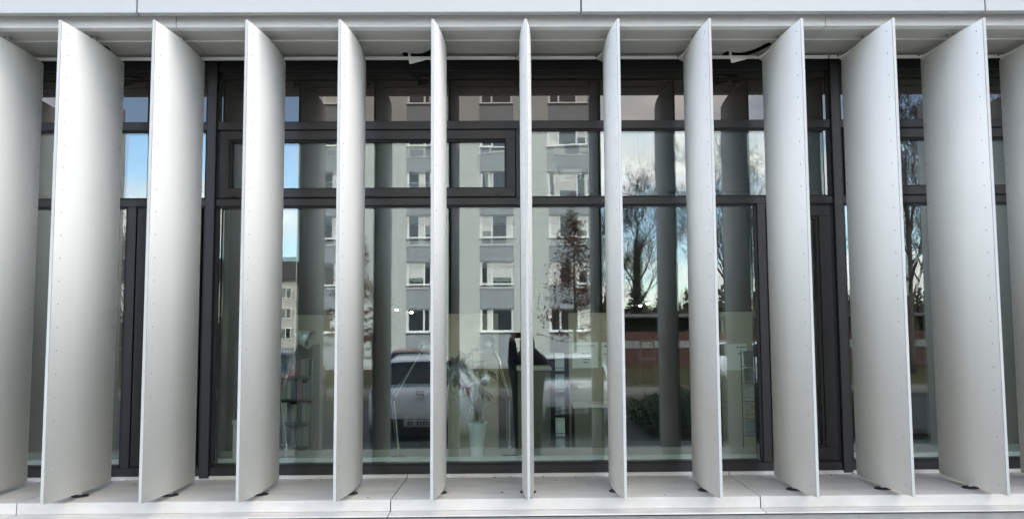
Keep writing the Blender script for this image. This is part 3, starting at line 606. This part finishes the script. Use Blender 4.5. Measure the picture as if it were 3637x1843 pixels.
for c, (a, b) in cols.items():
    for f in range(NF):
        z0 = SILL0+f*FL
        zlow = z0-FL+WH if f else ZG
        dpart(MB().box(a+.003, b-.003, YA-.5, YA-.06, zlow, z0-.05), 'spandrel_panel', grey_m, ap)
        W_ = b-a
        sp_ = {'D': [0,.27,.72,1], 'C': [0,.36,1], 'B': [0,.68,1], 'A': [0,.55,1]}[c]
        fm = MB().cbox(a, b, YA-.24, YA-.16, z0+WH-.07, z0+WH, .004).cbox(a, b, YA-.24, YA-.16, z0, z0+.08, .004)
        for k, s_ in enumerate(sp_):
            x = a+s_*W_; hw = .05 if 0 < k < len(sp_)-1 else .07
            x = min(max(x, a+hw), b-hw); fm.cbox(x-hw, x+hw, YA-.241, YA-.159, z0+.07, z0+WH-.06, .004)
        wn = dpart(fm, 'window', wframe_m, ap)
        dpart(MB().cbox(a-.03, b+.03, YA-.2, YA+.07, z0-.055, z0-.004, .006), 'sill', wframe_m, wn)
        for k in range(len(sp_)-1):
            xa_, xb_ = a+sp_[k]*W_+.05, a+sp_[k+1]*W_-.05
            dpart(MB().box(xa_, xb_, YA-.21, YA-.20, z0+.075, z0+WH-.065), 'pane', hg, wn)
            u = rw.random()
            if u < .52:
                dpart(MB().box(xa_+.01, xb_-.01, YA-.198, YA-.19, z0+.08+rw.choice([0,.3,.6])*WH*.8, z0+WH-.07), 'roller_blind', cur_m, wn)
            elif u < .82:
                w2 = (xb_-xa_)*rw.uniform(.2,.45); dpart(MB().box(xb_-w2, xb_-.01, YA-.198, YA-.19, z0+.08, z0+WH-.07), 'curtain', cur_m, wn)
# far street block beyond
fb = thing('street_block', 'long pale street block with white framed windows far down the road in the glass', 'building', (-60,-112,ZG))
dpart(MB().box(-95, -24, -118, -106, ZG, 9.2), 'wall', mat('far_plaster', (.46,.43,.38), .85, var=.08, vscale=.3), fb)
dpart(MB().prism([(-119,9.2),(-105.4,9.2),(-112,12.6)], -95.5, -23.5, 'x'), 'roof', mat('far_roof_tile', (.045,.033,.03), .8, var=.2, vscale=2), fb)
wm = MB().box(-.75,.75,-.06,.06,-.75,.75).mesh('window', wframe_m); pm_ = MB().box(-.62,-.05,-.02,.02,-.62,.62).box(.05,.62,-.02,.02,-.62,.62).mesh('pane', hg)
for f in range(3):
    for k in range(26):
        x = -94+k*2.7
        o = link('window', wm, fb); o.location = (x+60, 6.05, 1.9+f*2.7+.17); p = link('pane', pm_, o); p.location = (0,.06,0)
# parking deck with red walls
pk = thing('parking_deck', 'low parking deck with red walls and a white band mirrored in the glass', 'building', (11,-41,ZG))
red_m = mat('red_painted_wall', (.045,.011,.007), .7, var=.15, vscale=2); wb_m = mat('white_band_panel', (.16,.16,.155), .7, var=.1)
dpart(MB().box(6.2, 34, -38.4, -38, ZG, .83), 'lower_wall', red_m, pk)
for k in range(24): dpart(MB().cbox(6.2+k*1.16, 6.2+(k+1)*1.16-.03, -38.35, -37.96, .835, 1.26, .01), 'band_panel', wb_m, pk)
dpart(MB().box(6.2, 34, -38.4, -38, 1.265, 1.78), 'upper_wall', red_m, pk)
for k in range(9): dpart(MB().box(6.4+k*3.2, 6.55+k*3.2, -38.3, -38.1, 1.78, 2.62), 'post', wframe_m, pk)
dpart(MB().box(6.0, 34.2, -48, -37.8, 2.62, 2.78), 'roof', mat('deck_roof', (.12,.12,.12), .8), pk)
dpart(MB().box(6.3, 34, -44, -43.8, ZG, 2.62), 'rear_wall', mat('deck_rear_wall', (.16,.15,.12), .8), pk)

# ------------------------------------------------------------------ trees
bark_m = mat('bark', (.055,.045,.036), .9, var=.3, vscale=12); twig_m = mat('twig', (.05,.04,.033), .9, var=.2)
ivy_m = mat('ivy_leaf', (.018,.035,.012), .5, var=.5, vscale=3); rust_m = mat('rusty_dry_leaf', (.045,.020,.016), .8, vscale=3, col2=(.15,.075,.055), spec=.08)
def leaf_cards(mb, pts, size, rnd):
    for p in pts:
        a = Vector((rnd.gauss(0,1), rnd.gauss(0,1), rnd.gauss(0,1))).normalized(); b = a.cross(Vector((rnd.gauss(0,1), rnd.gauss(0,1), rnd.gauss(0,1)))).normalized()
        s_ = size*rnd.uniform(.6,1.3); p = Vector(p)
        mb.add([p-a*s_*.5, p+b*s_*.28, p+a*s_*.5, p-b*s_*.28], [(0,1,2,3)])
def grow(rnd, h, spread, depth, upb, trunk_frac, r0, droop=0):
    """recursive limbs: returns trunk polyline with radii, limb list, twig points"""
    trunk = []; n_ = 9; off_ = Vector((0,0,0))
    for i in range(n_+1):
        k = i/n_; trunk.append((Vector((off_.x, off_.y, h*.72*k)), r0*(1-.80*k))); off_ += Vector((rnd.uniform(-.05,.05)*h*.09, rnd.uniform(-.05,.05)*h*.09, 0))
    limbs = []; tipsl = []
    def limb(p, d, L_, r, dep):
        pts = [p]; rad = [r]; q = p.copy(); dd = d.copy(); ns = 4
        for i in range(ns):
            dd = (dd+Vector((rnd.uniform(-.28,.28), rnd.uniform(-.28,.28), rnd.uniform(-.12,.26)*upb-droop))).normalized(); q = q+dd*L_/ns
            pts.append(q.copy()); rad.append(r*(1-.75*(i+1)/ns)); tipsl.append((q.copy(), dep))
        limbs.append((pts, rad, dep))
        if dep <= 0: return
        for j in range(rnd.randint(3,5) if dep > 1 else rnd.randint(3,4)):
            k = rnd.uniform(.25,1); i = min(int(k*ns), ns-1); pp = pts[i].lerp(pts[i+1], k*ns-i)
            ax = Vector((rnd.gauss(0,1), rnd.gauss(0,1), rnd.gauss(.35,.8))).normalized()
            nd = (dd*.75+ax*.75).normalized()
            limb(pp, nd, L_*rnd.uniform(.45,.7), max(r*(1-.7*k)*.6, .006), dep-1)
    nl = 13
    for i in range(nl):
        k = trunk_frac+(1-trunk_frac)*i/(nl-1); idx = min(int(k*n_), n_-1); p = trunk[idx][0].lerp(trunk[idx+1][0], k*n_-idx)
        an = i*2.4+rnd.uniform(-.5,.5); el = rnd.uniform(.35,.9)+.5*k
        d = Vector((math.cos(an)*math.cos(el), math.sin(an)*math.cos(el), math.sin(el)))
        limb(p, d, spread*(1.15-.55*k)*rnd.uniform(.8,1.15), r0*(1-.8*k)*.55, depth)
    return trunk, limbs, tipsl
def bare_tree(label, loc, h, seed, spread=None, depth=4, ivy=False, group='bare trees mirrored in the glass'):
    rnd = random.Random(seed); t = thing('bare_tree', label, 'tree', loc, rnd.uniform(0,6), group)
    tr_, li, tp = grow(rnd, h, spread or h*.30, depth, 1.0, .30, h*.017)
    MB().tube([p for p, r in tr_], [r for p, r in tr_], 9).build('trunk', bark_m, t, True)
    mb = MB()
    for pts, rad, dep in li: mb.tube(pts, [max(r, .010) for r in rad], 5 if dep > 1 else 3, cap=False)
    stuff(mb.build('crown', twig_m, t))
    if ivy:
        mb = MB(); P = []
        for k in range(5200):
            u = rnd.random()**.8*.80; i = min(int(u*9), 8); p = tr_[i][0].lerp(tr_[i+1][0], u*9-i); a = rnd.uniform(0,6.28); r = (.5-.35*u)*math.sqrt(rnd.random())*h/13
            P.append(p+Vector((r*math.cos(a), r*math.sin(a), rnd.uniform(-.1,.1))))
        leaf_cards(mb, P, .17, rnd); stuff(mb.build('ivy', ivy_m, t))
    return t
bare_tree('tall bare tree with ivy covered trunk behind the parking deck in the glass', (9.5,-50,ZG), 14.5, 11, 4.6, 4, True)
bare_tree('thin bare tree just beside the ivy covered one', (7.6,-51,ZG), 13, 12, 3.2, 4)
bare_tree('broad bare tree between the second and third fin right of the edge-on one', (13.2,-41.5+1.5,ZG), 14.0, 13, 5.0, 4)
bare_tree('bare tree behind the broad one towards the narrow turn window', (16.3,-50,ZG), 15, 14, 5, 4)
bare_tree('large bare tree mirrored near the second wide mullion', (18.4,-27.5,ZG), 14, 15, 4.4, 4)
bare_tree('bare tree mirrored close to the right border', (23.5,-34,ZG), 15, 16, 5, 4)
bare_tree('bare tree mirrored at the left border', (-23.4,-33,ZG), 8.6, 17, 3.0, 4)
bare_tree('bare tree mirrored beside the dark sash on the left', (-26.0,-48,ZG), 10, 18, 3.4, 4)
def rust_tree(label, loc, h, wid, seed):
    rnd = random.Random(seed); t = thing('young_tree', label, 'tree', loc, 0, 'young trees with rusty dry leaves')
    MB().tube([(0,0,0),(.02,.01,h*.4),(0,.02,h*.8),(.01,0,h)], [.07,.05,.025,.006], 8).build('trunk', bark_m, t, True)
    mb = MB(); lf = []
    for k in range(150):
        u = rnd.uniform(.22,.98); z = h*u; r = wid*.5*(1.06-u)**.75*rnd.uniform(.5,1.1); a = k*2.39996
        e = Vector((r*math.cos(a), r*math.sin(a), z+r*.22)); p0 = Vector((0,0,z-.05)); mid = p0.lerp(e, .5)+Vector((0,0,-.05*r))
        mb.tube([p0, mid, e], [.014,.009,.004], 3, cap=False)
        for j in range(20):
            s_ = rnd.uniform(.25,1.05); lf.append(p0.lerp(e, s_)+Vector((rnd.gauss(0,.06), rnd.gauss(0,.06), rnd.gauss(-.05,.07))))
    stuff(mb.build('branches', twig_m, t)); mb = MB(); leaf_cards(mb, lf, .125, rnd); stuff(mb.build('crown', rust_m, t))
rust_tree('young conical tree with rusty dry leaves right of the edge-on fin in the glass', (2.72,-22.9,ZG), 7.0, 4.2, 21)
rust_tree('young tree with rusty dry leaves and wooden stakes mirrored left of the middle lamp', (-5.4,-18.9,-.02), 5.6, 3.2, 22)
stake_m = mat('weathered_timber', (.085,.06,.042), .85, var=.25, vscale=8, stretch=(1,1,.2))
def stakes(label, x, y, w_, h_, z0=-.02):
    t = thing('tree_stake', label, 'stake', (x,y,z0), 0, 'timber stakes around young trees')
    for sx in (-1, 1): dpart(MB().tube([(x+sx*w_/2*1.15,y,z0),(x+sx*w_/2*.8,y,z0+h_)], .045, 8), 'post', stake_m, t)
    for k in (.55, .95): dpart(MB().bar((x-w_*.5,y+.05,z0+h_*k), (x+w_*.5,y+.05,z0+h_*k), .03, .09), 'cross_bar', stake_m, t)
stakes('pair of timber stakes holding the young tree left of the middle lamp', -5.05,-18.5,.75,1.75)
stakes('pair of timber stakes standing before the parking deck in the glass', 5.2,-20.5,.55,1.7, ZG)
# planting bed hedge
def leaf_mass(name, label, cat, x0, x1, y0, y1, z0, h, n_, size, m_, seed):
    rnd = random.Random(seed); mb = MB(); P = []
    for k in range(n_):
        x = rnd.uniform(x0, x1); y = rnd.uniform(y0, y1)
        hh = h*(.65+.2*math.sin(x*2.3+seed)+.15*math.sin(y*3.1+x*5.1)); e = min((x-x0), (x1-x), (y-y0), (y1-y))
        hh *= min(1, .35+e*2.2); P.append((x, y, z0+hh*rnd.random()**.6))
    leaf_cards(mb, P, size, rnd)
    t = thing(name, label, cat, ((x0+x1)/2, (y0+y1)/2, z0)); stuff(dpart(mb, 'foliage', m_, t))
    st = MB()
    for k in range(40):
        x = rnd.uniform(x0+.1, x1-.1); y = rnd.uniform(y0+.1, y1-.1); st.tube([(x,y,z0),(x+rnd.uniform(-.1,.1),y+rnd.uniform(-.1,.1),z0+h*.7)], [.01,.004], 4)
    stuff(dpart(st, 'stems', bark_m, t)); return t
hedge_m = mat('hedge_leaf', (.012,.024,.008), .6, vscale=2, col2=(.032,.05,.016))
struct(MB().box(2.45, 7.3, -7.9, -3.4, -.3, -.01).build('planting_bed', mat('bed_soil', (.03,.024,.018), .95)))
leaf_mass('hedge', 'dark green hedge in a bed beside the parked silver car in the glass', 'hedge', 2.5, 7.2, -7.8, -3.5, -.02, .85, 16000, .09, hedge_m, 4)
tl = leaf_mass('treeline', 'dark scrubby treeline behind the parking deck in the glass', 'trees', 5.5, 60, -78, -70, ZG, 6.5, 16000, .8, mat('scrub_leaf', (.03,.032,.015), .9, vscale=.3, col2=(.075,.06,.035)), 9)
tl2 = leaf_mass('treeline', 'dark scrubby treeline left of the apartment block in the glass', 'trees', -90, -31, -98, -92, ZG, 5, 9000, .8, MATS['scrub_leaf'], 10)

# ------------------------------------------------------------------ cars
ST = [(0.00,.40,.52,.60,.66,.60,.66,.50),(0.035,.30,.55,.80,.86,.72,.80,.64),(0.10,.27,.58,.92,.97,.78,.85,.68),(0.22,.25,.60,.96,1.04,.80,.87,.66),(0.45,.24,.62,.96,1.30,.81,.88,.61),
      (0.62,.23,.63,.96,1.42,.82,.885,.59),(0.95,.22,.63,.95,1.475,.82,.885,.59),(1.60,.22,.63,.94,1.485,.82,.885,.59),(2.20,.22,.63,.92,1.43,.82,.885,.58),(2.60,.22,.63,.91,1.26,.82,.885,.60),
      (3.05,.22,.62,.89,.98,.82,.88,.68),(3.55,.24,.60,.82,.88,.80,.86,.66),(3.90,.27,.56,.70,.76,.74,.80,.58),(4.05,.32,.50,.58,.64,.66,.72,.50)]
def section(s_):
    y, zb, zw, zs_, zt, wb, ww, wt = s_
    P = [(0,zb),(wb*.8,zb),(wb,zb+.05),(ww,zw),(ww*.978,zs_),((ww*.45+wt*.55),(zs_*.5+zt*.5)),(wt,zt-.045),(wt*.72,zt-.012),(0,zt)]
    return [(x, -y, z) for x, z in P]
GRID = np.array([section(s_) for s_ in ST])
def cat(P, u):
    n_ = len(P)-1; i = min(int(u), n_-1); f = u-i
    p0, p1, p2, p3 = P[max(i-1,0)], P[i], P[i+1], P[min(i+2,n_)]
    return .5*((2*p1)+(-p0+p2)*f+(2*p0-5*p1+4*p2-p3)*f*f+(-p0+3*p1-3*p2+p3)*f**3)
def surf(a, b, sgn=1):
    q = cat(np.array([cat(row, b) for row in GRID]), a); return Vector((sgn*q[0], q[1], q[2]))
def patch(a0, a1, b0, b1, sgn, off_, na=6, nb=5, th=.012):
    mb = MB(); V = []; F = []
    for i in range(na+1):
        for j in range(nb+1):
            a = a0+(a1-a0)*i/na; b = b0+(b1-b0)*j/nb; p = surf(a, b, sgn)
            da = surf(min(a+.02, 13), b, sgn)-surf(max(a-.02, 0), b, sgn); db = surf(a, min(b+.02, 8), sgn)-surf(a, max(b-.02, 0), sgn)
            nrm = da.cross(db); nrm = nrm.normalized() if nrm.length > 1e-9 else Vector((0,0,1))
            c = Vector((0, p.y if .6 < a < 12 else -2, .7))
            if nrm.dot(p-c) < 0: nrm = -nrm
            V.append(p+nrm*off_)
    for i in range(na):
        for j in range(nb):
            k = i*(nb+1)+j; F.append((k, k+nb+1, k+nb+2, k+1))
    return mb.add(V, F)
def patch2(*a, **k):
    mb = patch(a[0], a[1], a[2], a[3], 1, a[4], **k); m2 = patch(a[0], a[1], a[2], a[3], -1, a[4], **k); mb.add(m2.v, m2.f); return mb
CARM = {}
def car_meshes():
    mb = MB(); na, nb = 52, 24; V = []; F = []
    for i in range(na+1):
        a = 13*i/na
        prof_ = [cat(np.array([cat(row, 8*j/nb) for row in GRID]), a) for j in range(nb+1)]
        for q in prof_: V.append((q[0], q[1], q[2]))
        for q in prof_[1:-1][::-1]: V.append((-q[0], q[1], q[2]))
    R_ = 2*nb
    for i in range(na):
        for j in range(R_): F.append((i*R_+j, i*R_+(j+1)%R_, (i+1)*R_+(j+1)%R_, (i+1)*R_+j))
    F.append(tuple(range(R_))); F.append(tuple(na*R_+j for j in range(R_-1, -1, -1)))
    CARM['body'] = mb.add(V, F)
    CARM['rear_window'] = patch2(2.7, 4.75, 6.1, 8, .004, na=10, nb=6)
    CARM['windscreen'] = patch2(8.35, 9.85, 6.1, 8, .004, na=8, nb=6)
    for sg, nm in ((1,'r'), (-1,'l')):
        CARM['side_window_'+nm] = patch(4.1, 9.3, 4.35, 5.9, sg, .004, 20, 5)
        CARM['tail_light_'+nm] = patch(1.2, 3.0, 4.15, 5.9, sg, .006, 6, 4)
        CARM['headlight_'+nm] = patch(11.3, 12.3, 4.0, 5.8, sg, .006, 5, 4)
        CARM['mirror_'+nm] = MB().lathe([(0,-.09),(.05,-.08),(.075,0),(.05,.08),(0,.09)], (sg*.98,-2.55,.98), 10, 0, 'x')
    CARM['bumper'] = patch2(0.0, 1.0, 1.6, 3.6, .005, na=6, nb=6)
    CARM['diffuser'] = MB().cbox(-.55,.55,-.05,.012,.24,.53,.02)
    ty = MB().lathe([(.19,-.10),(.29,-.10),(.312,-.07),(.315,0),(.312,.07),(.29,.10),(.19,.10)], (0,0,0), 28, 0, 'x')
    CARM['tyre'] = ty
    rm_ = MB().lathe([(.20,-.085),(.205,0),(.20,.088),(.185,.092),(.18,.05),(0,.05)], (0,0,0), 28, 0, 'x')
    for k in range(5):
        a = k*2*math.pi/5; rm_.bar((.075,0,0), (.082,.19*math.cos(a),.19*math.sin(a)), .055, .03)
    CARM['rim'] = rm_
    CARM['arch'] = MB().lathe([(.30,-.02),(.36,-.015),(.36,.012),(.33,.018),(.30,.012)], (0,0,0), 24, 0, 'x')
car_meshes()
cglass_m = mat('car_glass', (.008,.012,.025), .04, spec=.25); tail_m = mat('tail_light_red', (.16,.01,.012), .12, coat=.5); head_m = mat('headlight_clear', (.6,.62,.65), .1, coat=.5)
tyre_m = mat('tyre_rubber', (.015,.015,.015), .8); rim_m = mat('alloy_rim', (.5,.5,.52), .3, metal=.8); plate_m = mat('number_plate_white', (.65,.65,.62), .5); chrome_m = mat('chrome', (.8,.8,.8), .1, metal=1)
plas_m = mat('black_plastic', (.018,.018,.02), .6)
CM = {}
for k, mb in CARM.items():
    base = k.rsplit('_', 1)[0] if k[-2:] in ('_r','_l') else k
    CM[k] = mb
def make_car(label, loc, rz, paint, scale=(1,1,1), band=False):
    t = thing('parked_car', label, 'car', loc, rz, 'cars parked in the street'); t.scale = scale
    def P(k, nm, m_, sm=True, par=t, key=None):
        kk = (k, m_.name)
        if kk not in CACHE: CACHE[kk] = CM[k].mesh(nm, m_, sm)
        return link(nm, CACHE[kk], par)
    body = P('body', 'body', paint); autosmooth(body, 55)
    P('rear_window', 'rear_window', cglass_m); P('windscreen', 'windscreen', cglass_m)
    for s_ in 'rl':
        P('side_window_'+s_, 'side_window', cglass_m); P('tail_light_'+s_, 'tail_light', tail_m); P('headlight_'+s_, 'headlight', head_m); P('mirror_'+s_, 'mirror', paint)
    P('diffuser', 'lower_bumper', plas_m, False)
    for y in (-.74, -3.22):
        for sx in (-1, 1):
            wv = P('tyre', 'wheel', tyre_m); wv.location = (sx*.775, y, .315); wv.rotation_euler = (0, 0, 0 if sx > 0 else math.pi)
            P('rim', 'rim', rim_m, False, wv)
            ar = P('arch', 'wheel_arch', plas_m); ar.location = (sx*.868, y, .335)
    if 'plate' not in CACHE:
        CACHE['plate'] = MB().cbox(-.26,.26,.012,.022,.40,.51,.003).mesh('number_plate', plate_m)
        mb = MB(); x = -.2; rr = random.Random(1)
        for k in range(8):
            if k in (2,): x += .05; continue
            mb.box(x, x+.035, .0222, .0235, .42, .49); x += .05
        CACHE['ptext'] = mb.mesh('plate_print', ink_m)
        # stylised badge: two stacked slanted bars in a frame
        mb = MB().cbox(-.062,.062,-.01,.006,.845,.865,.003).cbox(-.055,.055,-.01,.006,.935,.952,.003).cbox(-.066,-.045,-.01,.005,.895,.940,.002).cbox(.045,.066,-.01,.005,.86,.905,.002).cbox(-.060,.060,-.01,.006,.890,.908,.003)
        CACHE['badge'] = mb.mesh('badge', chrome_m)
    p_ = link('number_plate', CACHE['plate'], t); stuff(link('plate_print', CACHE['ptext'], p_)); link('badge', CACHE['badge'], t)
    return t
CACHE = {}
pw = mat('paint_white', (.78,.80,.84), .3, coat=.8, var=.02); ps = mat('paint_silver', (.62,.65,.7), .3, metal=.1, coat=.8, var=.03); pd = mat('paint_dark', (.02,.022,.025), .3, coat=.9); pr_ = mat('paint_dark_red', (.10,.012,.012), .3, coat=.8)
RZ = -.12
make_car('white hatchback mirrored between the middle lamp and the vase, rear to the glass', (-1.51,-2.34,RZ), 0, pw, (1.0,1,1.02))
make_car('silver car mirrored right of the edge-on fin, rear to the glass', (1.19,-4.54,RZ), 0, ps, (1.0,1,1.0))
make_car('dark red car with red tail lights parked behind the white hatchback', (-2.55,-10.9,RZ), 0, pr_)
make_car('white car parked before the parking deck, mirrored beside the hedge', (6.3,-16.2,-.02), 2.2, pw)
make_car('dark car mirrored side-on between the last two whole fins', (13.4,-11.0,RZ), 1.57, pd)
make_car('dark car mirrored behind the bookshelf', (-6.2,-9.8,RZ), 0, pd)

# ------------------------------------------------------------------ the photographer (mirrored)
pers = thing('person', 'person in a dark hooded jacket holding up a phone, mirrored behind the edge-on fin', 'person', (.07,-.52,0))
jk = mat('dark_jacket', (.012,.012,.014), .7, var=.2); tr_m = mat('dark_trousers', (.02,.022,.03), .8); skin_m = mat('skin', (.45,.28,.2), .5); shoe_m = mat('dark_shoe', (.02,.018,.016), .6)
V = []; E_ = []; Rr = []
def add(p, r, par=None):
    V.append(p); Rr.append(r)
    if par is not None: E_.append((par, len(V)-1))
    return len(V)-1
pel = add((0,0,.93), (.24,.17)); sp1 = add((0,0,1.10), (.25,.18), pel); ch = add((0,.01,1.28), (.27,.19), sp1); nb_ = add((0,0,1.43), (.10,.09), ch); nk = add((0,.01,1.50), (.058,.06), nb_)
hd0 = add((0,.03,1.56), (.07,.085), nk); hd1 = add((0,.03,1.63), (.078,.098), hd0); hd2 = add((0,.015,1.70), (.06,.075), hd1)
for sx in (-1, 1):
    hp = add((sx*.10,0,.85), (.13,.14), pel); kn = add((sx*.12,.02,.48), (.085,.09), hp); an = add((sx*.125,-.02,.10), (.06,.065), kn); add((sx*.13,.12,.05), (.055,.045), an)
sh1 = add((-.19,.0,1.38), (.12,.12), ch); el1 = add((-.20,.24,1.36), (.085,.085), sh1); wr1 = add((-.215,.37,1.67), (.050,.050), el1); hn1 = add((-.225,.40,1.735), (.036,.022), wr1)
sh2 = add((.19,.0,1.38), (.12,.12), ch); el2 = add((.22,.22,1.33), (.085,.085), sh2); wr2 = add((-.04,.36,1.66), (.050,.050), el2); hn2 = add((-.035,.40,1.73), (.036,.022), wr2)
me = bpy.data.meshes.new('body'); me.from_pydata([Vector(p) for p in V], E_, [])
bo = link('body', me, pers)
md = bo.modifiers.new('skin', 'SKIN'); md.use_smooth_shade = True
for i, sv in enumerate(me.skin_vertices[0].data): sv.radius = Rr[i] if hasattr(Rr[i], '__len__') else (Rr[i], Rr[i]); sv.use_root = (i == 0)
ms = bo.modifiers.new('sub', 'SUBSURF'); ms.levels = 2; ms.render_levels = 2
bpy.context.view_layer.update(); dg = bpy.context.evaluated_depsgraph_get(); nm = bpy.data.meshes.new_from_object(bo.evaluated_get(dg)); bo.modifiers.clear(); bo.data = nm
nm.materials.clear()
for m_ in (jk, tr_m, skin_m, shoe_m): nm.materials.append(m_)
for p in nm.polygons:
    c = p.center; p.use_smooth = True
    p.material_index = 3 if c.z < .09 else (1 if c.z < .86 else (2 if (c.z > 1.50 and abs(c.x) < .12 and c.y < .2) or (c.y > .375 and c.z > 1.66) else 0))
# fingers, phone, hood, face
for hx, sg in ((-.225, 1), (-.035, -1)):
    for k in range(4):
        b = Vector((hx, .425, 1.735+.018*k-.02)); L_ = (.07,.08,.075,.06)[k]
        MB().tube([b, b+Vector((sg*.02,.014,.006)), b+Vector((sg*L_*.6,.018,.006)), b+Vector((sg*L_*.85,.008,.004))], [.009,.009,.008,.006], 7).build('finger', skin_m, bo, True)
    b = Vector((hx, .41, 1.71)); MB().tube([b, b+Vector((sg*.025,-.012,.01)), b+Vector((sg*.05,-.010,.022))], [.011,.010,.008], 7).build('thumb', skin_m, bo, True)
hood = MB(); rows = []
for z, rx, ry, cy in ((1.44,.15,.12,-.01),(1.50,.115,.115,0),(1.58,.105,.125,0),(1.66,.105,.125,.0),(1.72,.085,.10,-.005),(1.755,.04,.05,-.01)):
    rows.append([(rx*math.cos(t), cy+ry*math.sin(t), z) for t in np.linspace(math.radians(50)-math.pi*.0+math.pi*.5-.9+.9, math.radians(130)+math.pi*1.5-.0, 17)])
Vh = [p for r in rows for p in r]; Fh = [(i*17+k, i*17+k+1, (i+1)*17+k+1, (i+1)*17+k) for i in range(5) for k in range(16)]
o = hood.add(Vh, Fh).build('hood', jk, pers, True); sm_ = o.modifiers.new('thick', 'SOLIDIFY'); sm_.thickness = .012
MB().tube([(0,.12,1.635),(0,.145,1.605),(0,.125,1.60)], [.010,.014,.010], 8).build('nose', skin_m, pers, True)
for sx in (-1, 1): MB().lathe([(0,-.012),(.012,-.006),(.014,0),(.012,.006),(0,.012)], (sx*.033,.112,1.645), 8).build('eye', ink_m, pers, True)
MB().cbox(-.025,.025,.112,.122,1.565,1.573,.003).build('mouth', mat('lips', (.3,.12,.1), .5), pers)
ph = thing('phone', 'dark phone held up by the person in the hooded jacket', 'phone', (-.06,-.085,1.745)); dpart(MB().cbox(-.14,.02,-.092,-.083,1.705,1.785,.003), 'case', black_m, ph); dpart(MB().lathe([(0,0),(.008,0),(.008,.003),(0,.003)], (-.05,-.083,1.777), 12, 0, 'y'), 'lens', cglass_m, ph)

# everything in the room and across the street stands a little further to the side, the more so the farther off
bpy.context.view_layer.update()
for o in list(COL.objects):
    if o.parent is None and o.type in ('EMPTY', 'MESH') and o.get('kind') != 'structure' and o.name.split('.')[0] not in ('office_building', 'sunshade_fin', 'linkage_bar', 'person', 'phone', 'window_desk', 'debris'):
        if o.type == 'MESH':
            bb = [o.matrix_world @ Vector(c) for c in o.bound_box]; y_ = sum(b.y for b in bb)/8
        else: y_ = YA if o is ap else o.location.y
        D_ = y_ if y_ > 6 else 12.06-y_
        if y_ > 6 or y_ < -1.5: o.location.x -= .01766*D_-.0905
# ------------------------------------------------------------------ crumbs of dirt and dry leaf bits on the sill
rnd = random.Random(77); mb = MB()
for k in range(130):
    x = rnd.uniform(-3.4, 3.4); y = 5.985-abs(rnd.gauss(0, .05)) if rnd.random() < .72 else rnd.uniform(5.26, 5.95); r = rnd.uniform(.002, .0055)*(1.7 if rnd.random() < .1 else 1)
    a = rnd.uniform(0, 6.28); z = .8137+.0032*(y-5.226)/.76
    d = Vector((math.cos(a), math.sin(a), 0)); e = Vector((-d.y, d.x, 0)); c = Vector((x, y, z))
    mb.add([c-d*r*1.6, c+e*r*.8, c+d*r*1.5, c-e*r*.7, c+Vector((0,0,r*.8))], [(0,1,4),(1,2,4),(2,3,4),(3,0,4),(3,2,1,0)])
o = mb.build('debris', mat('dry_dirt', (.07,.055,.04), .95, var=.4, vscale=40)); stuff(o)
o['label'] = 'dark crumbs of dirt scattered along the white sill'; o['category'] = 'debris'
